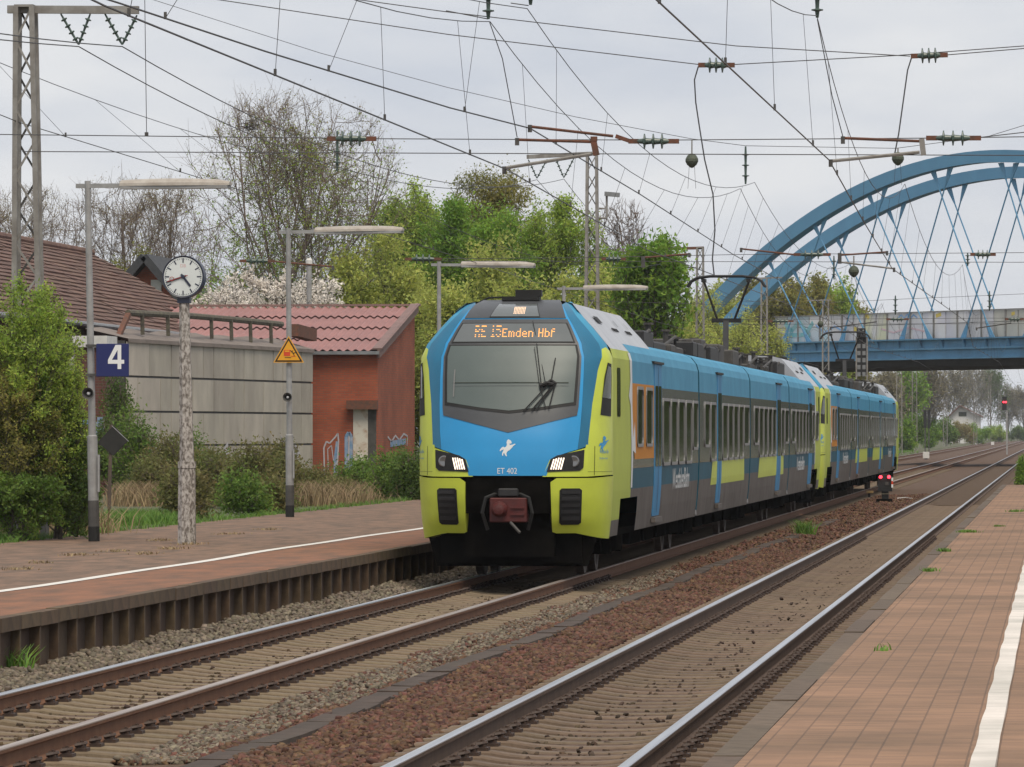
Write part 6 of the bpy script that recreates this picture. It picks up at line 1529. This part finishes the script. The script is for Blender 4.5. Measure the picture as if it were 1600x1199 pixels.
ptree('blossom_tree', 'white blossoming fruit tree behind the red corrugated roof', 430, 412, 112, 205, 560, k=(18, 9, 6, 0), leaf=BLOSS, nleaf=12000, lsize=.115, spread=.06, bark=BARK, seed=61, up=.35, trunk=.14, first=.15)
ptree('blossom_tree', 'smaller white blossoming tree beside the clock', 345, 432, 55, 203, 560, k=(12, 8, 6, 0), leaf=BLOSS, nleaf=6500, lsize=.115, spread=.06, bark=BARK, seed=62, up=.35, trunk=.1, first=.15)
TL = [('bright green tree behind the second lamp', 632, 290, 55, 238, L_YOUNG, 20000, .13, 17, 470), ('tall olive tree with thin budding crown', 768, 264, 72, 243, L_OLIVE, 22000, .11, 18, 470), ('bright green tree before the tall olive one', 740, 322, 95, 228, L_BRIGHT, 40000, .14, 19, 500),
      ('green tree left of the mast with the street light', 865, 318, 72, 231, L_YOUNG, 26000, .125, 20, 500), ('fresh green maple behind the lamp arm above the cab roof', 1018, 364, 58, 212, L_BRIGHT, 9000, .19, 21, 520), ('green tree behind the mast with the street light', 955, 398, 60, 246, L_BRIGHT, 22000, .14, 22, 520), ('dense green tree behind the yellow willows', 670, 350, 70, 240, L_BRIGHT, 24000, .13, 23, 500)]
for lab, px, pt, hw, Z, lf, nl, ls, sd_, pb in TL:
    ptree('leafy_tree', lab, px, pt, hw, Z, pb, k=(14, 8, 7, 0), leaf=lf, nleaf=nl, lsize=ls, spread=.2, seed=sd_, trunk=.16, up=.6, first=.15, group=G1)
ptree('bare_tree', 'small bare tree right of the mast with the street light', 968, 318, 45, 250, 420, k=(9, 7, 6, 2), twig=.012, trunk=.1, bark=BARKB, up=.8, seed=25, group=G1)
WL_ = [('yellow green willow bush above the shed roof', 592, 352, 105, 213, 31), ('yellow green willow bush behind the train nose', 805, 372, 115, 207, 32), ('low willow bush right of the shed', 725, 425, 90, 202, 33), ('willow bush behind the cab roof', 925, 405, 90, 218, 34), ('low yellow willow behind the silver roof', 1000, 448, 85, 214, 35), ('low willow beside the mast with the rusty crossarm', 1060, 462, 55, 232, 36), ('willow between shed and train', 660, 440, 60, 204, 37)]
for lab, px, pt, hw, Z, sd_ in WL_:
    ptree('willow_bush', lab, px, pt, hw, Z, 640, k=(18, 9, 6, 0), leaf=L_WILLOW, nleaf=44000, lsize=.135, spread=.24, seed=sd_, trunk=.1, up=.45, first=.06, cat='shrub', group='yellow green willows')
for i, (px, pt, hw, Z) in enumerate(((1110, 470, 40, 275), (1150, 478, 45, 290), (1195, 486, 40, 310), (1085, 480, 35, 265))):
    ptree('willow_bush', ['scrub around the foot of the nearer arch', 'scrub behind the raised pantograph', 'scrub at the end of the bridge parapet', 'scrub beside the mast with the rusty crossarm'][i], px, pt, hw, Z, 640, k=(14, 9, 6, 0), leaf=L_WILLOW, nleaf=14000, lsize=.11, spread=.2, seed=70 + i, trunk=.07, up=.8, first=.05, cat='shrub', group='scrub before the bridge')
for i, (px, pt, hw, Z, lf) in enumerate(((1255, 428, 50, 440, L_OLIVE), (1295, 432, 45, 450, L_YOUNG), (1225, 445, 45, 430, L_OLIVE), (1330, 470, 28, 460, L_OLIVE), (1180, 440, 50, 450, L_OLIVE), (1120, 440, 45, 440, L_WILLOW))):
    ptree('leafy_tree', ['olive tree behind the bridge parapet', 'fresh green tree behind the bridge parapet right of the olive one', 'olive tree behind the turquoise end of the parapet', 'thin sparse tree at the right end of the trees over the parapet', 'olive tree behind the foot of the second arch', 'pale tree behind the foot of the nearer arch'][i], px, pt, hw, Z, 600, k=(13, 8, 6, 0), leaf=lf, nleaf=13000, lsize=.26, spread=.3, seed=80 + i, trunk=.2, up=.6, first=.15, group='trees behind the bridge deck')
# low far line of trees under and beyond the bridge
rr = random.Random(9); far = []
for i, (px, pt, hw, Z, lf, n_) in enumerate(((1385, 585, 26, 640, L_BROWN, 6000), (1420, 578, 26, 700, L_BRIGHT, 9000), (1452, 572, 28, 760, L_BROWN, 4000), (1490, 570, 30, 1120, L_BROWN, 5000), (1520, 568, 30, 1320, L_BROWN, 4500), (1548, 572, 26, 1330, L_DARK, 9000), (1575, 600, 20, 1340, L_BROWN, 3500), (1598, 606, 20, 1345, L_BROWN, 3500), (1625, 600, 24, 1350, L_BROWN, 3500), (1340, 580, 28, 620, L_BROWN, 6000))):
    ptree('far_tree', 'brownish bare tree in the far wood beyond the bridge' if lf is L_BROWN else 'green tree in the far wood beyond the bridge', px, pt, hw, Z, 665, gz_=-.5, k=(14, 9, 7, 1), leaf=L_FAR if lf is L_BROWN else lf, nleaf=int(n_ * .7), lsize=.34, spread=.6, seed=100 + i, trunk=.25, twig=.035, bark=FARB, up=.7, first=.1, group='bare far trees' if lf is L_BROWN else 'green far trees')
for i, (px, pt, hw, Z, lf) in enumerate(((1425, 640, 20, 680, L_BUSH), (1450, 646, 18, 760, L_BRIGHT), (1478, 648, 18, 880, L_BUSH), (1500, 657, 26, 1040, L_BROWN), (1528, 659, 20, 1050, L_BRIGHT), (1556, 662, 16, 1250, L_YOUNG), (1590, 664, 18, 1330, L_BUSH), (1412, 652, 14, 640, L_BRIGHT), (1596, 698, 6, 215, L_BRIGHT))):
    ptree('shrub', ['green shrub beside the tail of the train', 'bright shrub by the dark signal heads', 'green shrub on the verge left of the white house', 'brownish shrub in front of the white house', 'bright shrub right of the white house', 'pale shrub below the red signal', 'green shrub beyond the red signal', 'small bright shrub on the verge right behind the train', 'small bright weed bush at the end of the brick platform', 'darker weed bush at the end of the brick platform'][i], px, pt, hw, Z, 735 if i < 8 else 760, gz_=-.45, k=(9, 7, 6, 0), leaf=lf, nleaf=6000, lsize=.28 if i < 8 else .07, spread=.32 if i < 8 else .07, seed=130 + i, trunk=.06, first=.05, cat='shrub', group='verge shrubs' if i < 8 else 'weeds at the platform end')
# big mixed bush in front of the lattice mast
for i, (px, pt, hw, Z, lf, pb, n_, ls) in enumerate(((30, 560, 85, 86.4, L_BUSH, 842, 26000, .055), (95, 640, 50, 86.6, L_DARK, 846, 18000, .055), (40, 420, 75, 86.0, L_YOUNG, 760, 17000, .048), (85, 455, 42, 87.0, L_YOUNG, 680, 8000, .048), (15, 560, 75, 85.6, L_OLIVE, 760, 11000, .048), (95, 530, 40, 86.5, L_YOUNG, 780, 11000, .048), (20, 730, 80, 85.2, L_BUSH, 850, 16000, .055), (120, 740, 38, 88.4, L_DARK, 842, 9000, .055))):
    ptree('bush', ['dense green bush at the platform edge left of the lamp post', 'dark green bush next to the lamp post foot', 'airy light green shoots in front of the lattice mast', 'light green shoots left of the blue 4 sign', 'brownish budding bush below the light shoots', 'olive shoots near the loudspeaker', 'low leafy edge of the bush by the paving', 'dark low bush right behind the lamp post'][i], px, pt, hw, Z, pb, gz_=.30, k=(14, 8, 6, 1), leaf=lf, nleaf=n_, lsize=ls, spread=.05, seed=150 + i, trunk=.035, twig=.004, up=.7, first=.04, cat='bush')
# brambles along the back of the platform and at the walls
BR = [(205, 645, 42, 140, L_BUSH), (185, 580, 22, 156, L_DARK), (262, 684, 50, 138, L_BRAM), (330, 702, 55, 130, L_BRAM), (390, 694, 45, 128, L_BRAM), (350, 712, 40, 150, L_BUSH), (430, 707, 45, 132, L_BRAM), (236, 722, 45, 136, L_BRAM), (290, 737, 45, 112, L_BRAM), (480, 734, 45, 138, L_BRAM), (560, 715, 40, 145, L_BUSH), (615, 702, 42, 142, L_BUSH), (600, 727, 50, 160, L_BRAM), (640, 712, 30, 138, L_DARK), (380, 747, 40, 116, L_BUSH), (420, 757, 35, 118, L_BRAM), (520, 757, 35, 136, L_BRAM), (300, 677, 40, 158, L_BUSH), (440, 687, 30, 165, L_BRAM), (168, 650, 30, 146, L_DARK)]
BRL = ['leafy bramble behind the diamond sign', 'dark ivy climbing beside the blue 4 sign on the grey shed end', 'bramble between diamond sign and clock column', 'tall bramble right of the clock column', 'bramble tangle left of the warning triangle post', 'green bramble against the grey panels behind the clock column', 'bramble just behind the warning triangle post', 'low bramble at the dry grass left of the clock column', 'low bramble behind the foot of the clock column', 'bramble right of the warning triangle post', 'green bramble before the graffiti on the brick shed', 'round green bramble before the boarded doorway', 'bramble against the brick shed gable', 'dark bramble beside the train nose', 'bright green low bramble left of the warning triangle post', 'low brown bramble at the foot of the warning triangle post', 'brown bramble below the brick shed corner', 'green bramble at the wall left of the clock column', 'bramble reaching the white paint splash on the grey shed', 'dark bramble below the blue 4 sign']
for i, (px, pt, hw, Z, lf) in enumerate(BR):
    ptree('bramble', BRL[i], px, pt, hw, Z, 800, gz_=.22, k=(12, 8, 5, 1), leaf=lf, nleaf=5200, lsize=.075, spread=.15, seed=180 + i, trunk=.03, twig=.006, up=.9, first=.02, bark=BARKB, cat='bush', group='brambles behind the platform')
# tall dry stalks
r = np.random.default_rng(5); P0 = []
def blades(name, label, mat, n, pts, h0, h1, wd, bend=.4, seed=1, cat='grass'):
    """thin curved blades as two joined quads"""
    r = np.random.default_rng(seed); i = r.integers(0, len(pts), n); c = np.array([(p[0], p[1], p[2]) for p in pts])[i]; sp = np.array([p[3] for p in pts])[i]
    c = c + np.stack([r.standard_normal(n) * sp, r.standard_normal(n) * sp * 2.2, np.zeros(n)], 1)
    h = (h0 + (h1 - h0) * r.random(n))[:, None]; a = r.random(n) * 2 * np.pi; d = np.stack([np.cos(a), np.sin(a), np.zeros(n)], 1)
    s = np.stack([-np.sin(a * 1.7), np.cos(a * 1.7), np.zeros(n)], 1) * wd * .5; u_ = np.array([[0, 0, 1.]])
    m1 = c + u_ * h * .55 + d * h * bend * .3; m2 = c + u_ * h * .9 + d * h * bend
    v = np.stack([c - s, c + s, m1 + s * .8, m1 - s * .8, m2 + s * .15, m2 - s * .15], 1).reshape(-1, 3)
    f = np.array([(0, 1, 2, 3), (3, 2, 4, 5)]); f = (f[None] + 6 * np.arange(n)[:, None, None]).reshape(-1, 4)
    o = link(name, npmesh(name, v, f, mat)); tag(o, label, cat, kind='stuff'); return o
gp = lambda px, py, s, z=.30: (*PG(px, py, z), s)
blades('dry_grass', 'dry straw coloured grass on the strip behind the platform', STRAW, 26000, [gp(200, 765, .6), (-17.6, 92, .3, .45), gp(240, 790, .5), gp(320, 785, .5), gp(280, 775, .6), gp(360, 790, .5), gp(420, 790, .5), gp(500, 790, .6), gp(560, 782, .6), gp(620, 775, .6), gp(470, 780, .8), gp(160, 770, .6), gp(400, 770, .8), gp(540, 770, 1.0)], .25, .75, .022, .55, 1)
blades('green_grass', 'short bright green grass beside the diamond sign post', GRAS, 9000, [gp(200, 812, .35), gp(240, 818, .35), (-17.5, 93, .3, .35), gp(180, 822, .3), gp(270, 812, .4), gp(90, 842, .25), gp(30, 852, .2), gp(130, 835, .25)], .12, .30, .016, .5, 2)
blades('weeds', 'ragged grass edge along the back of the platform', GRAS, 3500, [(-16.75, y, PLZ - .05, .10) for y in range(80, 150, 2)], .06, .2, .014, .6, 3)
blades('verge_grass', 'green grass verge beside the siding beyond the train', GRAS, 16000, [(-17.9 - 2.2 * k, y, -.36, .5) for y in range(190, 640, 8) for k in range(3)], .2, .5, .10, .5, 4)
for i, (px, py, z, s, n_, h) in enumerate(((1256, 836, -.18, .10, 260, .42), (15, 1050, -.12, .10, 160, .30), (1512, 832, PLZ, .08, 220, .06), (1475, 862, PLZ, .05, 110, .07), (1452, 893, PLZ, .05, 90, .06), (1379, 1017, PLZ, .03, 14, .08), (1560, 823, PLZ, .06, 60, .05), (1590, 800, PLZ, .1, 80, .08))):
    blades('weed_tuft', ['green weed tuft growing in the ballast beside the cable duct', 'weed tuft at the foot of the ribbed platform wall', 'low green weed mat on the brick platform edge', 'weeds in the joint behind the edge stones', 'small weeds in the joint near the edge stones', 'single grass tuft in the brick paving', 'tiny weeds on the far brick paving', 'weeds near the end of the brick platform'][i], GRAS, n_, [(*PG(px, py, z), s)], h * .4, h, .018, .6, 30 + i, 'weed')
blades('moss_tufts', 'small moss and grass tufts in the old paving', STRAW, 700, [(*PG(a, b_, PLZ), .12) for a, b_ in ((270, 858), (180, 862), (230, 866), (60, 880), (300, 851), (120, 868), (30, 890), (360, 835), (250, 845), (420, 828))], .015, .05, .02, .8, 50)
# trees across the line to the right, outside the view but mirrored in the train's windows
src = None
for i in range(18):
    yy = 215 + i * 24; xx = 9.5 + 2.5 * math.sin(i * 1.7)
    if src is None:
        src = tree('leafy_tree', 'tree right of the line, mirrored in the train windows', (xx, yy, -.4), 11, 5.0, 5.2, 5.6, trunk=.2, k=(14, 8, 6, 0), leaf=L_DARK, nleaf=16000, lsize=.35, spread=.4, seed=300, first=.08, group='trees right of the line')
    else:
        c = copy_tree(src); c.location = (xx, yy, -.4); c.rotation_euler = (0, 0, i * 1.3); c.scale = (1, 1, .85 + .05 * (i % 4))

# ================================================================== thin haze over the far distance
hz = bpy.data.materials.new('haze'); hz.use_nodes = True; t = hz.node_tree; t.nodes.clear()
ho = N('ShaderNodeOutputMaterial', t); pv = N('ShaderNodeVolumePrincipled', t); pv.inputs['Color'].default_value = (.86, .9, .95, 1); pv.inputs['Density'].default_value = .00011; pv.inputs['Anisotropy'].default_value = .2
t.links.new(pv.outputs[0], ho.inputs['Volume'])
tag(MB().box(-880, 880, -50, 1380, -3, 30).build('haze', hz), kind='stuff')
